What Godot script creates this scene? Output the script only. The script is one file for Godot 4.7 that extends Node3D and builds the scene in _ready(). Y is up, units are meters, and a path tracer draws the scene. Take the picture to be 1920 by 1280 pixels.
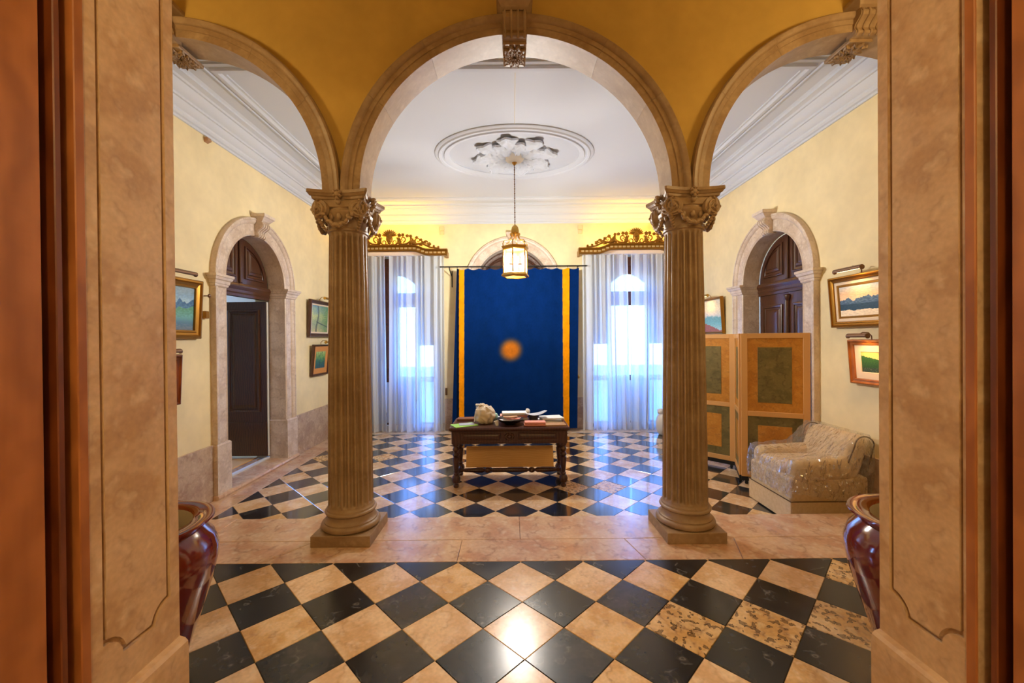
extends Node3D

const AX := 0.045          # the room's axis
var M := {}
var rng := RandomNumberGenerator.new()
var uvo := Vector2.ZERO
var uvr := 0.0
var taken := {}


func _ready() -> void:
	rng.seed = 11
	view_and_light()
	materials()
	shell()
	arcade()
	doors()
	windows()
	doorway()
	column(Vector3(-1.265, 0, -3.2), "fluted stone column standing on the side of the open wooden door")
	column(Vector3(1.352, 0, -3.2), "fluted stone column standing on the side of the folding screen and armchair")
	lantern()
	banner()
	writing_table()
	table_clutter()
	folding_screen()
	armchair()
	paintings()
	pots()
	small_things()


func view_and_light() -> void:
	var cam := Camera3D.new()
	cam.name = "camera"
	cam.fov = 79.70
	cam.near = 0.02
	cam.far = 200.0
	cam.position = Vector3(0, 1.5117, 0)
	cam.rotation_degrees = Vector3(-0.3, -0.105, -0.5)
	add_child(cam)
	cam.current = true
	var sky_mat := ProceduralSkyMaterial.new()
	sky_mat.sky_top_color = Color(0.30, 0.55, 1.0)
	sky_mat.sky_horizon_color = Color(0.58, 0.79, 1.0)
	sky_mat.ground_horizon_color = Color(0.60, 0.74, 0.90)
	sky_mat.ground_bottom_color = Color(0.55, 0.58, 0.60)
	sky_mat.sky_energy_multiplier = 1.0
	sky_mat.ground_energy_multiplier = 1.0
	var sky := Sky.new()
	sky.sky_material = sky_mat
	var env := Environment.new()
	env.background_mode = Environment.BG_SKY
	env.sky = sky
	env.background_energy_multiplier = 17.0
	env.tonemap_mode = Environment.TONE_MAPPER_LINEAR
	env.tonemap_exposure = 1.12
	env.sdfgi_enabled = true
	env.ssao_enabled = true
	env.ssil_enabled = true
	var we := WorldEnvironment.new()
	we.environment = env
	add_child(we)


# ---------------------------------------------------------------- helpers
func V(x, y, d) -> Vector3:
	return Vector3(x, y, -d)


func unique(called: String) -> String:
	if not taken.has(called):
		taken[called] = 0
		return called
	taken[called] += 1
	return "%s_%03d" % [called, taken[called]]


func thing(called, label, category, at := Vector3.ZERO, turn := 0.0, group := "", kind := "") -> Node3D:
	var o := Node3D.new()
	o.name = unique(called)
	add_child(o)
	o.position = at
	o.rotation.y = turn
	o.set_meta("label", label)
	o.set_meta("category", category)
	if group:
		o.set_meta("group", group)
	if kind:
		o.set_meta("kind", kind)
	return o


func setting(called, label, category) -> Node3D:
	return thing(called, label, category, Vector3.ZERO, 0.0, "", "structure")


func ST() -> SurfaceTool:
	var st := SurfaceTool.new()
	st.begin(Mesh.PRIMITIVE_TRIANGLES)
	return st


func mesh_of(st: SurfaceTool, mat) -> Mesh:
	st.generate_normals()
	st.set_material(mat)
	return st.commit()


func put(st: SurfaceTool, called: String, mat, parent: Node3D, label := "") -> MeshInstance3D:
	return inst(mesh_of(st, mat), called, parent, label)


func inst(mesh: Mesh, called: String, parent: Node3D, label := "") -> MeshInstance3D:
	var o := MeshInstance3D.new()
	o.mesh = mesh
	o.name = called
	o.cast_shadow = GeometryInstance3D.SHADOW_CASTING_SETTING_ON
	parent.add_child(o, true)
	if label:
		o.set_meta("label", label)
	return o


func flat_uv(p: Vector3, n: Vector3) -> Vector2:
	var a := n.abs()
	var uv := Vector2(p.x, p.y)
	if a.y >= a.x and a.y >= a.z:
		uv = Vector2(p.x, p.z)
	elif a.x >= a.z:
		uv = Vector2(p.z, p.y)
	return uv.rotated(uvr) + uvo


func facet(st: SurfaceTool, pts: Array, out: Vector3, g := -1, uvs = null) -> void:
	var n := Vector3.ZERO
	var c := pts.size()
	for i in c:
		n += (pts[i] as Vector3).cross(pts[(i + 1) % c])
	n = -n
	var order := range(c)
	if n.dot(out) < 0.0:
		order.reverse()
	st.set_smooth_group(g)
	var uv := []
	for i in c:
		uv.append(uvs[i] if uvs != null else flat_uv(pts[i], n))
	for i in range(1, c - 1):
		for k in [order[0], order[i], order[i + 1]]:
			st.set_uv(uv[k])
			st.add_vertex(pts[k])


func edge_groups(prof: Array, closed: bool, thr: float) -> Array:
	var n := prof.size() if closed else prof.size() - 1
	var out := []
	var g := 1
	for i in n:
		if i > 0:
			var a: Vector2 = prof[i] - prof[i - 1]
			var b: Vector2 = prof[(i + 1) % prof.size()] - prof[i]
			if absf(rad_to_deg(a.angle_to(b))) > thr:
				g += 1
		out.append(g)
	if closed and n > 2:
		var a2: Vector2 = prof[0] - prof[n - 1]
		var b2: Vector2 = prof[1] - prof[0]
		if absf(rad_to_deg(a2.angle_to(b2))) <= thr:
			var last = out[n - 1]
			for i in n:
				if out[i] == last:
					out[i] = 1
	return out


func sweep(st: SurfaceTool, prof: Array, frames: Array, closed := true, looped := false, caps := true, thr := 35.0, flip := false) -> void:
	var np := prof.size()
	var ne := np if closed else np - 1
	var s := -1.0 if flip else 1.0
	if closed:
		var area := 0.0
		for i in np:
			area += (prof[i] as Vector2).cross(prof[(i + 1) % np])
		s = 1.0 if area > 0.0 else -1.0
	var gs := edge_groups(prof, closed, thr)
	var nf := frames.size() if looped else frames.size() - 1
	for f in nf:
		var A: Transform3D = frames[f]
		var B: Transform3D = frames[(f + 1) % frames.size()]
		for e in ne:
			var p: Vector2 = prof[e]
			var q: Vector2 = prof[(e + 1) % np]
			var n2 := Vector3(q.y - p.y, p.x - q.x, 0) * s
			facet(st, [A * Vector3(p.x, p.y, 0), A * Vector3(q.x, q.y, 0), B * Vector3(q.x, q.y, 0), B * Vector3(p.x, p.y, 0)], A.basis * n2 + B.basis * n2, gs[e])
	if closed and caps and not looped:
		for k in [0, frames.size() - 1]:
			var T: Transform3D = frames[k]
			var O: Transform3D = frames[1 if k == 0 else k - 1]
			var tri := Geometry2D.triangulate_polygon(PackedVector2Array(prof))
			for i in range(0, tri.size(), 3):
				facet(st, [T * v3(prof[tri[i]]), T * v3(prof[tri[i + 1]]), T * v3(prof[tri[i + 2]])], T.origin - O.origin)


func v3(p: Vector2, z := 0.0) -> Vector3:
	return Vector3(p.x, p.y, z)


func lathe(st: SurfaceTool, prof: Array, segs: int, xf := Transform3D(), a0 := 0.0, a1 := TAU, thr := 35.0) -> void:
	var frames := []
	var whole := absf(a1 - a0 - TAU) < 0.001
	for i in segs + (0 if whole else 1):
		frames.append(xf * Transform3D(Basis(Vector3.UP, a0 + (a1 - a0) * i / segs), Vector3.ZERO))
	sweep(st, prof, frames, false, whole, false, thr)


func at(p: Vector3, b := Basis()) -> Transform3D:
	return Transform3D(b, p)


# frames along a polyline; x stays as close to `side` as it can
func along(pts: Array, side: Vector3, scales = null) -> Array:
	var out := []
	for i in pts.size():
		var t: Vector3 = (pts[mini(i + 1, pts.size() - 1)] - pts[maxi(i - 1, 0)]).normalized()
		var x := (side - t * side.dot(t))
		x = x.normalized() if x.length() > 0.001 else t.cross(Vector3(0.3, 0.5, 0.8)).normalized()
		var y := t.cross(x)
		var k: float = scales[i] if scales != null else 1.0
		out.append(Transform3D(Basis(x * k, y * k, t), pts[i]))
	return out


func circle(r: float, n := 8, sx := 1.0, sy := 1.0) -> Array:
	var p := []
	for i in n:
		p.append(Vector2(cos(TAU * i / n) * r * sx, sin(TAU * i / n) * r * sy))
	return p


func tube(st: SurfaceTool, pts: Array, r: float, n := 8, scales = null, side := Vector3(0.31, 0.9, 0.2)) -> void:
	sweep(st, circle(r, n), along(pts, side, scales), true, false, true, 80.0)


func box(st: SurfaceTool, c: Vector3, s: Vector3, b := 0.0, xf := Transform3D()) -> void:
	var h := s / 2
	b = minf(b, minf(h.x, minf(h.y, h.z)) * 0.99)
	var ax := [Vector3.RIGHT, Vector3.UP, Vector3.BACK]
	var k := h - Vector3(b, b, b)
	for a in 3:
		var u := (a + 1) % 3
		var w := (a + 2) % 3
		for sg in [-1.0, 1.0]:
			var q := []
			for t in [[-1, -1], [1, -1], [1, 1], [-1, 1]]:
				q.append(xf * (c + ax[a] * sg * h[a] + ax[u] * t[0] * k[u] + ax[w] * t[1] * k[w]))
			facet(st, q, xf.basis * ax[a] * sg)
			if b > 0.0:
				for sg2 in [-1.0, 1.0]:
					var q2 := []
					for t in [-1, 1]:
						q2.append(xf * (c + ax[a] * sg * h[a] + ax[u] * sg2 * k[u] + ax[w] * t * k[w]))
					for t in [1, -1]:
						q2.append(xf * (c + ax[a] * sg * k[a] + ax[u] * sg2 * h[u] + ax[w] * t * k[w]))
					facet(st, q2, xf.basis * (ax[a] * sg + ax[u] * sg2))
	if b > 0.0:
		for i in 8:
			var s3 := Vector3(-1 if i & 1 else 1, -1 if i & 2 else 1, -1 if i & 4 else 1)
			facet(st, [xf * (c + s3 * Vector3(h.x, k.y, k.z)), xf * (c + s3 * Vector3(k.x, h.y, k.z)), xf * (c + s3 * Vector3(k.x, k.y, h.z))], xf.basis * s3)


# a box with round edges of radius r
func rbox(st: SurfaceTool, c: Vector3, s: Vector3, r: float, n := 4, xf := Transform3D(), warp = null) -> void:
	var h := s / 2
	var k := h - Vector3(r, r, r)
	var ax := [Vector3.RIGHT, Vector3.UP, Vector3.BACK]
	var steps := []
	for i in n + 1:
		steps.append(-1.0 + float(i) / n)
	for i in n + 1:
		steps.append(float(i) / n)
	for a in 3:
		var u := (a + 1) % 3
		var w := (a + 2) % 3
		for sg in [-1.0, 1.0]:
			var grid := []
			for i in steps.size():
				var row := []
				for j in steps.size():
					var ui := -1.0 if i <= n else 1.0
					var wj := -1.0 if j <= n else 1.0
					var dir := Vector3.ZERO
					dir[a] = sg
					dir[u] = tan((steps[i] if i <= n else steps[i]) * PI / 4)
					dir[w] = tan((steps[j] if j <= n else steps[j]) * PI / 4)
					var core := Vector3.ZERO
					core[a] = sg * k[a]
					core[u] = ui * k[u]
					core[w] = wj * k[w]
					var p := c + core + dir.normalized() * r
					if warp != null:
						p = warp.call(p)
					row.append(xf * p)
				grid.append(row)
			for i in steps.size() - 1:
				for j in steps.size() - 1:
					facet(st, [grid[i][j], grid[i + 1][j], grid[i + 1][j + 1], grid[i][j + 1]], grid[i][j] + grid[i + 1][j + 1] - 2 * (xf * c), 3)


# skin through closed loops of equal length
func loft(st: SurfaceTool, loops: Array, g := 3, cap0 := true, cap1 := true) -> void:
	var n: int = loops[0].size()
	for l in loops.size() - 1:
		var ca := Vector3.ZERO
		for p in loops[l]:
			ca += p / n
		for p in loops[l + 1]:
			ca += p / n
		ca /= 2
		for i in n:
			var j := (i + 1) % n
			var q := [loops[l][i], loops[l][j], loops[l + 1][j], loops[l + 1][i]]
			facet(st, q, (q[0] + q[1] + q[2] + q[3]) / 4 - ca, g)
	for k in [0, loops.size() - 1]:
		if (k == 0 and cap0) or (k > 0 and cap1):
			var c := Vector3.ZERO
			for p in loops[k]:
				c += p / n
			var o := Vector3.ZERO
			for p in loops[1 if k == 0 else k - 1]:
				o += p / n
			for i in n:
				facet(st, [c, loops[k][i], loops[k][(i + 1) % n]], c - o)


# mouldings round a rectangle: profile points (inset, height along z)
func rect_mould(st: SurfaceTool, xf: Transform3D, w: float, h: float, prof: Array, thr := 30.0, skip := -1) -> void:
	var gs := edge_groups(prof, false, thr)
	for e in prof.size() - 1:
		var p: Vector2 = prof[e]
		var q: Vector2 = prof[e + 1]
		for s in 4:
			if s == skip:
				continue
			var pts := []
			for t in [[p, s], [p, s + 1], [q, s + 1], [q, s]]:
				var m: Vector2 = t[0]
				var cx := [-1.0, 1.0, 1.0, -1.0][t[1] % 4] as float
				var cy := [-1.0, -1.0, 1.0, 1.0][t[1] % 4] as float
				pts.append(xf * Vector3(cx * (w / 2 - m.x), cy * (h / 2 - m.x), m.y))
			var inw := [Vector3(0, 1, 0), Vector3(-1, 0, 0), Vector3(0, -1, 0), Vector3(1, 0, 0)][s] as Vector3
			facet(st, pts, xf.basis * (inw * (p.y - q.y) + Vector3(0, 0, q.x - p.x)), gs[e] * 4 + s)


func ellipsoid(st: SurfaceTool, xf: Transform3D, r: Vector3, n := 8, m := 6) -> void:
	var prof := []
	for i in m + 1:
		var t := -PI / 2 + PI * i / m
		prof.append(Vector2(cos(t), sin(t)))
	lathe(st, prof, n, xf * Transform3D(Basis.from_scale(r), Vector3.ZERO), 0.0, TAU, 180.0)


# a carved leaf lying on the local xy plane, pointing along +y, z away from the surface
func leaf(st: SurfaceTool, xf: Transform3D, length: float, width: float, bulge: float, lobes := 5, curl := 0.0, peak := 0.75) -> void:
	var ns := 24
	var ts := [-1.0, -1.0, -0.8, -0.5, -0.2, 0.0, 0.2, 0.5, 0.8, 1.0, 1.0]
	var grid := []
	for i in ns + 1:
		var s := float(i) / ns
		var w := width * pow(maxf(sin(PI * pow(s, peak)), 0.0), 0.65) * (0.62 + 0.38 * absf(cos(lobes * PI * s)))
		w = maxf(w, 0.002)
		var row := []
		for j in ts.size():
			var t: float = ts[j]
			var z := bulge * (0.35 + 0.65 * sin(PI * minf(s * 0.9 + 0.1, 1.0))) * (1.0 - 0.45 * t * t)
			z += bulge * 0.5 * cos(absf(t) * 7.0 + s * lobes * PI) * (1.0 - 0.3 * s)
			if absf(t) < 0.05:
				z -= bulge * 0.35
			z += curl * s * s * s
			var lift := s * length * 0.06 * absf(t)
			if j == 0 or j == ts.size() - 1:
				z = minf(z - bulge * 0.6, curl * s * s * s)
			row.append(xf * Vector3(w * t, s * length + lift, z))
		grid.append(row)
	for i in ns:
		for j in ts.size() - 1:
			var o := xf.basis.z
			if j == 0:
				o = -xf.basis.x
			elif j == ts.size() - 2:
				o = xf.basis.x
			facet(st, [grid[i][j], grid[i + 1][j], grid[i + 1][j + 1], grid[i][j + 1]], o, 5 if j > 0 and j < ts.size() - 2 else -1)


# wall in local u (right), v (up), thickness towards -z; openings {c, hw, v0, top, arch}
func wall(st: SurfaceTool, xf: Transform3D, u0: float, u1: float, v0: float, v1: float, t: float, holes := []) -> void:
	var F := Vector3(0, 0, 1)
	var quad_fb := func(a: Vector2, b: Vector2, c: Vector2, d: Vector2):
		for z in [0.0, -t]:
			facet(st, [xf * v3(a, z), xf * v3(b, z), xf * v3(c, z), xf * v3(d, z)], xf.basis * (F if z == 0.0 else -F))
	var rev := func(a: Vector2, b: Vector2, o: Vector2, g: int):
		facet(st, [xf * v3(a), xf * v3(b), xf * v3(b, -t), xf * v3(a, -t)], xf.basis * v3(o), g)
	var u := u0
	for h in holes:
		var a: float = h.c - h.hw
		var b: float = h.c + h.hw
		if a > u:
			quad_fb.call(Vector2(u, v0), Vector2(a, v0), Vector2(a, v1), Vector2(u, v1))
		var low: float = h.get("v0", v0)
		if low > v0:
			quad_fb.call(Vector2(a, v0), Vector2(b, v0), Vector2(b, low), Vector2(a, low))
			rev.call(Vector2(a, low), Vector2(b, low), Vector2(0, 1), -1)
		if h.top > low:
			rev.call(Vector2(a, low), Vector2(a, h.top), Vector2(1, 0), -1)
			rev.call(Vector2(b, low), Vector2(b, h.top), Vector2(-1, 0), -1)
		var n := 40 if h.get("arch", false) else 1
		for i in n:
			var p := Vector2(a, h.top)
			var q := Vector2(b, h.top)
			if n > 1:
				p = Vector2(h.c - h.hw * cos(PI * i / n), h.top + h.hw * sin(PI * i / n))
				q = Vector2(h.c - h.hw * cos(PI * (i + 1) / n), h.top + h.hw * sin(PI * (i + 1) / n))
			quad_fb.call(p, q, Vector2(q.x, v1), Vector2(p.x, v1))
			rev.call(p, q, Vector2(h.c, h.top - 0.01) - (p + q) / 2, 2)
		u = b
	if u1 > u:
		quad_fb.call(Vector2(u, v0), Vector2(u1, v0), Vector2(u1, v1), Vector2(u, v1))
	rev.call(Vector2(u0, v0), Vector2(u0, v1), Vector2(-1, 0), -1)
	rev.call(Vector2(u1, v0), Vector2(u1, v1), Vector2(1, 0), -1)
	rev.call(Vector2(u0, v1), Vector2(u1, v1), Vector2(0, 1), -1)
	u = u0
	for h in holes + [{"c": u1, "hw": 0.0, "v0": v0}]:
		var a: float = h.c - h.hw
		if a > u:
			rev.call(Vector2(u, v0), Vector2(a, v0), Vector2(0, -1), -1)
		u = h.c + h.hw
		if h.get("v0", v0) > v0:
			rev.call(Vector2(a, v0), Vector2(u, v0), Vector2(0, -1), -1)


# frames round a round-headed opening; x points away from the opening, y out of the wall
func arch_frames(xf: Transform3D, hw: float, v0: float, spring: float, n := 32, jambs := true) -> Array:
	var out := []
	if jambs:
		out.append(xf * Transform3D(Basis(Vector3(-1, 0, 0), Vector3(0, 0, 1), Vector3(0, 1, 0)), Vector3(-hw, v0, 0)))
	for i in n + 1:
		var t := PI - PI * i / n
		out.append(arc_frame(xf, hw, spring, t))
	if jambs:
		out.append(xf * Transform3D(Basis(Vector3(1, 0, 0), Vector3(0, 0, 1), Vector3(0, -1, 0)), Vector3(hw, v0, 0)))
	return out


func arc_frame(xf: Transform3D, r: float, spring: float, t: float) -> Transform3D:
	var x := Vector3(cos(t), sin(t), 0)
	return xf * Transform3D(Basis(x, Vector3(0, 0, 1), x.cross(Vector3(0, 0, 1))), Vector3(0, spring, 0) + x * r)


# a flat stone or board: outline in x and z, chamfered upper edge
func slab(st: SurfaceTool, poly: Array, y0: float, y1: float, b := 0.002) -> void:
	var c := Vector2.ZERO
	for p in poly:
		c += p / poly.size()
	var top := []
	for i in poly.size():
		var p: Vector2 = poly[i]
		var e1: Vector2 = (p - poly[i - 1]).normalized()
		var e2: Vector2 = (poly[(i + 1) % poly.size()] - p).normalized()
		var n := (e1.orthogonal() + e2.orthogonal())
		if n.dot(c - p) < 0:
			n = -n
		top.append(p + n.normalized() * minf(b / maxf(absf(n.normalized().dot(e1.orthogonal())), 0.3), (c - p).length() * 0.5))
	var t3 := []
	for p in top:
		t3.append(Vector3(p.x, y1, p.y))
	facet(st, t3, Vector3.UP)
	for i in poly.size():
		var j := (i + 1) % poly.size()
		var p: Vector2 = poly[i]
		var q: Vector2 = poly[j]
		var o := Vector3((p.x + q.x) / 2 - c.x, 0, (p.y + q.y) / 2 - c.y)
		facet(st, [t3[i], t3[j], Vector3(q.x, y1 - b, q.y), Vector3(p.x, y1 - b, p.y)], o.normalized() + Vector3.UP * 0.5)
		facet(st, [Vector3(p.x, y1 - b, p.y), Vector3(q.x, y1 - b, q.y), Vector3(q.x, y0, q.y), Vector3(p.x, y0, p.y)], o)


func grid_sheet(st: SurfaceTool, nu: int, nv: int, fn: Callable, out: Vector3, g := 3) -> void:
	var pts := []
	for i in nu + 1:
		var row := []
		for j in nv + 1:
			row.append(fn.call(float(i) / nu, float(j) / nv))
		pts.append(row)
	for i in nu:
		for j in nv:
			var uv := [Vector2(float(i) / nu, 1.0 - float(j) / nv), Vector2(float(i + 1) / nu, 1.0 - float(j) / nv), Vector2(float(i + 1) / nu, 1.0 - float(j + 1) / nv), Vector2(float(i) / nu, 1.0 - float(j + 1) / nv)]
			facet(st, [pts[i][j], pts[i + 1][j], pts[i + 1][j + 1], pts[i][j + 1]], out, g, uv)


# ---------------------------------------------------------------- materials
func field(size: int, freq: float, seed_: int, kind := FastNoiseLite.TYPE_SIMPLEX_SMOOTH, oct := 4) -> PackedByteArray:
	var n := FastNoiseLite.new()
	n.noise_type = kind
	n.seed = seed_
	n.frequency = freq
	n.fractal_octaves = oct
	var im := n.get_seamless_image(size, size)
	im.convert(Image.FORMAT_L8)
	return im.get_data()


func picture(size: int, fn: Callable) -> ImageTexture:
	var im := Image.create(size, size, false, Image.FORMAT_RGB8)
	for y in size:
		for x in size:
			im.set_pixel(x, y, fn.call(x, y, y * size + x))
	return ImageTexture.create_from_image(im)


func c8(r, g, b) -> Color:
	return Color(r / 255.0, g / 255.0, b / 255.0)


func ridge(n: int) -> float:
	return 1.0 - absf(n / 127.5 - 1.0)


# marbled stone: clouds between three colours, thin veins, optional pits
func stone_tex(size: int, a: Color, b: Color, c: Color, vein: Color, vein_amount: float, vein_sharp: float, seed_: int, freq := 0.006, pits := 0.0) -> ImageTexture:
	var n1 := field(size, freq, seed_)
	var n2 := field(size, freq * 3.1, seed_ + 1)
	var n3 := field(size, freq * 0.9, seed_ + 2, FastNoiseLite.TYPE_SIMPLEX_SMOOTH, 5)
	var n4 := field(size, freq * 10.0, seed_ + 3, FastNoiseLite.TYPE_SIMPLEX_SMOOTH, 3)
	var n5 := field(size, freq * 4.5, seed_ + 4, FastNoiseLite.TYPE_SIMPLEX_SMOOTH, 3)
	return picture(size, func(_x, _y, i):
		var col := a.lerp(b, smoothstep(0.25, 0.75, n1[i] / 255.0)).lerp(c, smoothstep(0.5, 0.95, n2[i] / 255.0) * 0.7)
		col = col.lerp(vein, pow(ridge(n3[i]), vein_sharp) * vein_amount * smoothstep(0.35, 0.7, n2[i] / 255.0))
		var g := (n4[i] / 255.0 - 0.5) * 0.10
		col = Color(col.r * (1 + g), col.g * (1 + g), col.b * (1 + g))
		if pits > 0.0 and n5[i] > 255 * (1.0 - pits):
			col = col.lerp(Color(0.20, 0.14, 0.09), 0.85 if n5[i] < 255 * (1.0 - pits) + 14 else 0.45)
		return col)


func wood_tex(size: int, a: Color, b: Color, seed_: int, rings := 26.0) -> ImageTexture:
	var n1 := field(size, 0.005, seed_)
	var n2 := field(size, 0.05, seed_ + 1)
	return picture(size, func(x, y, i):
		var k: int = ((y / 10) % size) * size + x
		var t := 0.5 + 0.5 * sin((float(x) / size * TAU * rings) + n1[i] / 255.0 * 9.0)
		t = t * 0.55 + n2[k] / 255.0 * 0.45
		return a.lerp(b, t))


func mat(called: String, col: Color, rough := 0.6, metal := 0.0, spec := 0.5) -> StandardMaterial3D:
	var m := StandardMaterial3D.new()
	m.resource_name = called
	m.albedo_color = col
	m.roughness = rough
	m.metallic = metal
	m.metallic_specular = spec
	M[called] = m
	return m


func textured(called: String, tex: Texture2D, scale: float, rough := 0.6, world := false, spec := 0.5) -> StandardMaterial3D:
	var m := mat(called, Color.WHITE, rough, 0.0, spec)
	m.albedo_texture = tex
	m.uv1_scale = Vector3.ONE * scale
	if world:
		m.uv1_triplanar = true
		m.uv1_world_triplanar = true
	return m


func relief(m: StandardMaterial3D, freq: float, depth: float, seed_: int, oct := 4) -> void:
	var t := NoiseTexture2D.new()
	t.width = 512
	t.height = 512
	t.seamless = true
	var n := FastNoiseLite.new()
	n.seed = seed_
	n.frequency = freq
	n.fractal_octaves = oct
	t.noise = n
	m.heightmap_enabled = true
	m.heightmap_texture = t
	m.heightmap_scale = depth


func materials() -> void:
	# plaster
	var pl := func(called, col: Color, seed_):
		var n1 := field(256, 0.01, seed_)
		var n2 := field(256, 0.06, seed_ + 5)
		var t := picture(256, func(_x, _y, i):
			var g := 1.0 + (n1[i] / 255.0 - 0.5) * 0.07 + (n2[i] / 255.0 - 0.5) * 0.03
			return Color(col.r * g, col.g * g, col.b * g))
		var m := textured(called, t, 0.5, 0.75, true, 0.3)
		return m
	pl.call("plaster_room", c8(238, 223, 180), 3)
	pl.call("plaster_hall", c8(194, 160, 86), 9)
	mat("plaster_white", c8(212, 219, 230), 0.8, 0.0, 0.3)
	mat("plaster_cream", c8(226, 220, 206), 0.75, 0.0, 0.3)
	mat("window_paint", c8(226, 224, 218), 0.45)
	# stones
	textured("stone_arch", stone_tex(512, c8(164, 138, 108), c8(146, 118, 88), c8(180, 154, 124), c8(112, 88, 64), 0.35, 7.0, 21), 0.9, 0.42, true)
	textured("stone_jamb", stone_tex(512, c8(204, 172, 136), c8(186, 150, 112), c8(218, 192, 158), c8(150, 116, 88), 0.4, 8.0, 33, 0.007), 1.2, 0.3, true)
	textured("stone_trim", stone_tex(512, c8(220, 204, 188), c8(204, 184, 164), c8(232, 220, 206), c8(150, 124, 106), 0.4, 8.0, 45), 1.1, 0.4, true)
	textured("stone_dado", stone_tex(512, c8(198, 176, 154), c8(176, 152, 134), c8(214, 198, 178), c8(150, 112, 96), 0.5, 6.0, 51), 1.0, 0.4, true)
	textured("stone_pink", stone_tex(512, c8(216, 184, 154), c8(202, 160, 130), c8(226, 204, 178), c8(140, 100, 80), 0.5, 9.0, 57), 0.9, 0.2, true)
	# floor tiles
	textured("tile_cream", stone_tex(512, c8(236, 206, 168), c8(220, 182, 138), c8(242, 220, 190), c8(166, 122, 86), 0.35, 10.0, 63, 0.007), 1.0, 0.17)
	textured("tile_honey", stone_tex(512, c8(232, 198, 150), c8(214, 170, 112), c8(238, 212, 174), c8(150, 106, 68), 0.4, 9.0, 64, 0.009), 1.0, 0.19)
	textured("tile_pitted", stone_tex(512, c8(224, 190, 140), c8(210, 166, 104), c8(232, 208, 166), c8(130, 92, 60), 0.7, 8.0, 69, 0.008, 0.34), 1.0, 0.25)
	textured("tile_black", stone_tex(512, c8(44, 44, 46), c8(30, 31, 34), c8(60, 60, 62), c8(190, 186, 178), 0.5, 38.0, 75, 0.004), 1.0, 0.16)
	textured("tile_slate", stone_tex(512, c8(58, 58, 60), c8(40, 42, 46), c8(74, 74, 76), c8(150, 148, 142), 0.35, 30.0, 79, 0.006), 1.0, 0.18)
	# the hall floor is duller than the polished room floor
	for k in ["tile_cream", "tile_honey", "tile_pitted", "tile_black", "tile_slate"]:
		var dull: StandardMaterial3D = M[k].duplicate()
		dull.resource_name = k + "_worn"
		dull.roughness = 0.23
		M[k + "_worn"] = dull
	for k in ["tile_cream", "tile_honey", "tile_black", "tile_slate", "stone_pink"]:
		M[k].clearcoat_enabled = true
		M[k].clearcoat = 0.7 if k != "stone_pink" else 0.45
		M[k].clearcoat_roughness = 0.07 if k != "stone_pink" else 0.14
	mat("grout", c8(60, 48, 38), 0.9)
	# woods
	textured("wood_dark", wood_tex(512, c8(92, 54, 34), c8(62, 34, 22), 81), 1.2, 0.3)
	M.wood_dark.clearcoat_enabled = true
	M.wood_dark.clearcoat = 0.5
	M.wood_dark.clearcoat_roughness = 0.12
	textured("wood_table", wood_tex(512, c8(84, 50, 42), c8(54, 30, 26), 82), 1.2, 0.3)
	textured("wood_door", wood_tex(512, c8(178, 112, 62), c8(142, 84, 42), 87, 14.0), 0.8, 0.3)
	textured("wood_frame", wood_tex(512, c8(120, 62, 26), c8(84, 38, 16), 91, 18.0), 0.8, 0.35)
	textured("wood_tan", wood_tex(512, c8(238, 188, 118), c8(224, 168, 96), 97, 40.0), 1.0, 0.6)
	mat("screen_wood", c8(212, 162, 100), 0.5)
	textured("faux_green", stone_tex(512, c8(118, 106, 64), c8(102, 94, 56), c8(134, 120, 78), c8(72, 62, 36), 0.6, 6.0, 103), 1.6, 0.4)
	textured("faux_mustard", stone_tex(512, c8(198, 138, 56), c8(186, 124, 46), c8(208, 152, 72), c8(140, 90, 36), 0.5, 8.0, 107), 1.6, 0.4)
	mat("black_iron", c8(22, 20, 20), 0.45, 0.4)
	mat("black_rubber", c8(18, 18, 20), 0.5)
	# metals and glass
	mat("brass", c8(206, 160, 74), 0.25, 1.0)
	mat("gilt", c8(158, 112, 42), 0.36, 0.85)
	mat("gilt_pale", c8(206, 178, 122), 0.45, 0.3)
	mat("bronze_lamp", c8(122, 92, 70), 0.4, 0.6)
	var glass := mat("glass", Color(1, 1, 1, 0.06), 0.02)
	glass.transparency = BaseMaterial3D.TRANSPARENCY_ALPHA
	var lamp := mat("lantern_glass", Color(0.03, 0.03, 0.03), 0.5)
	lamp.albedo_color.a = 0.5
	lamp.transparency = BaseMaterial3D.TRANSPARENCY_ALPHA
	lamp.emission_enabled = true
	lamp.emission = c8(255, 240, 206)
	lamp.emission_energy_multiplier = 0.5
	var dimmer := mat("lantern_dimmer", Color(0.2, 0.17, 0.12, 0.84), 0.5)  # for an added pane that dims the lantern's light on the ceiling
	dimmer.transparency = BaseMaterial3D.TRANSPARENCY_ALPHA
	var bulb := mat("warm_bulb", c8(255, 230, 180), 0.4)
	bulb.emission_enabled = true
	bulb.emission = c8(255, 214, 140)
	bulb.emission_energy_multiplier = 6.0
	# cloth
	var sheer := mat("sheer", Color(0.92, 0.96, 1.0, 0.87), 0.9, 0.0, 0.2)
	sheer.transparency = BaseMaterial3D.TRANSPARENCY_ALPHA
	sheer.backlight_enabled = true
	sheer.backlight = Color(0.8, 0.8, 0.8)
	var hem := mat("sheer_hem", Color(0.92, 0.93, 0.95, 0.88), 0.9, 0.0, 0.2)
	hem.transparency = BaseMaterial3D.TRANSPARENCY_ALPHA
	hem.backlight_enabled = true
	hem.backlight = Color(0.8, 0.8, 0.8)
	var up := textured("upholstery", stone_tex(256, c8(222, 198, 158), c8(214, 188, 146), c8(228, 206, 170), c8(204, 176, 134), 0.2, 4.0, 111, 0.03), 3.0, 0.85)
	up.rim_enabled = true
	up.rim = 0.3
	mat("piping", c8(96, 74, 50), 0.8)
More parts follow.
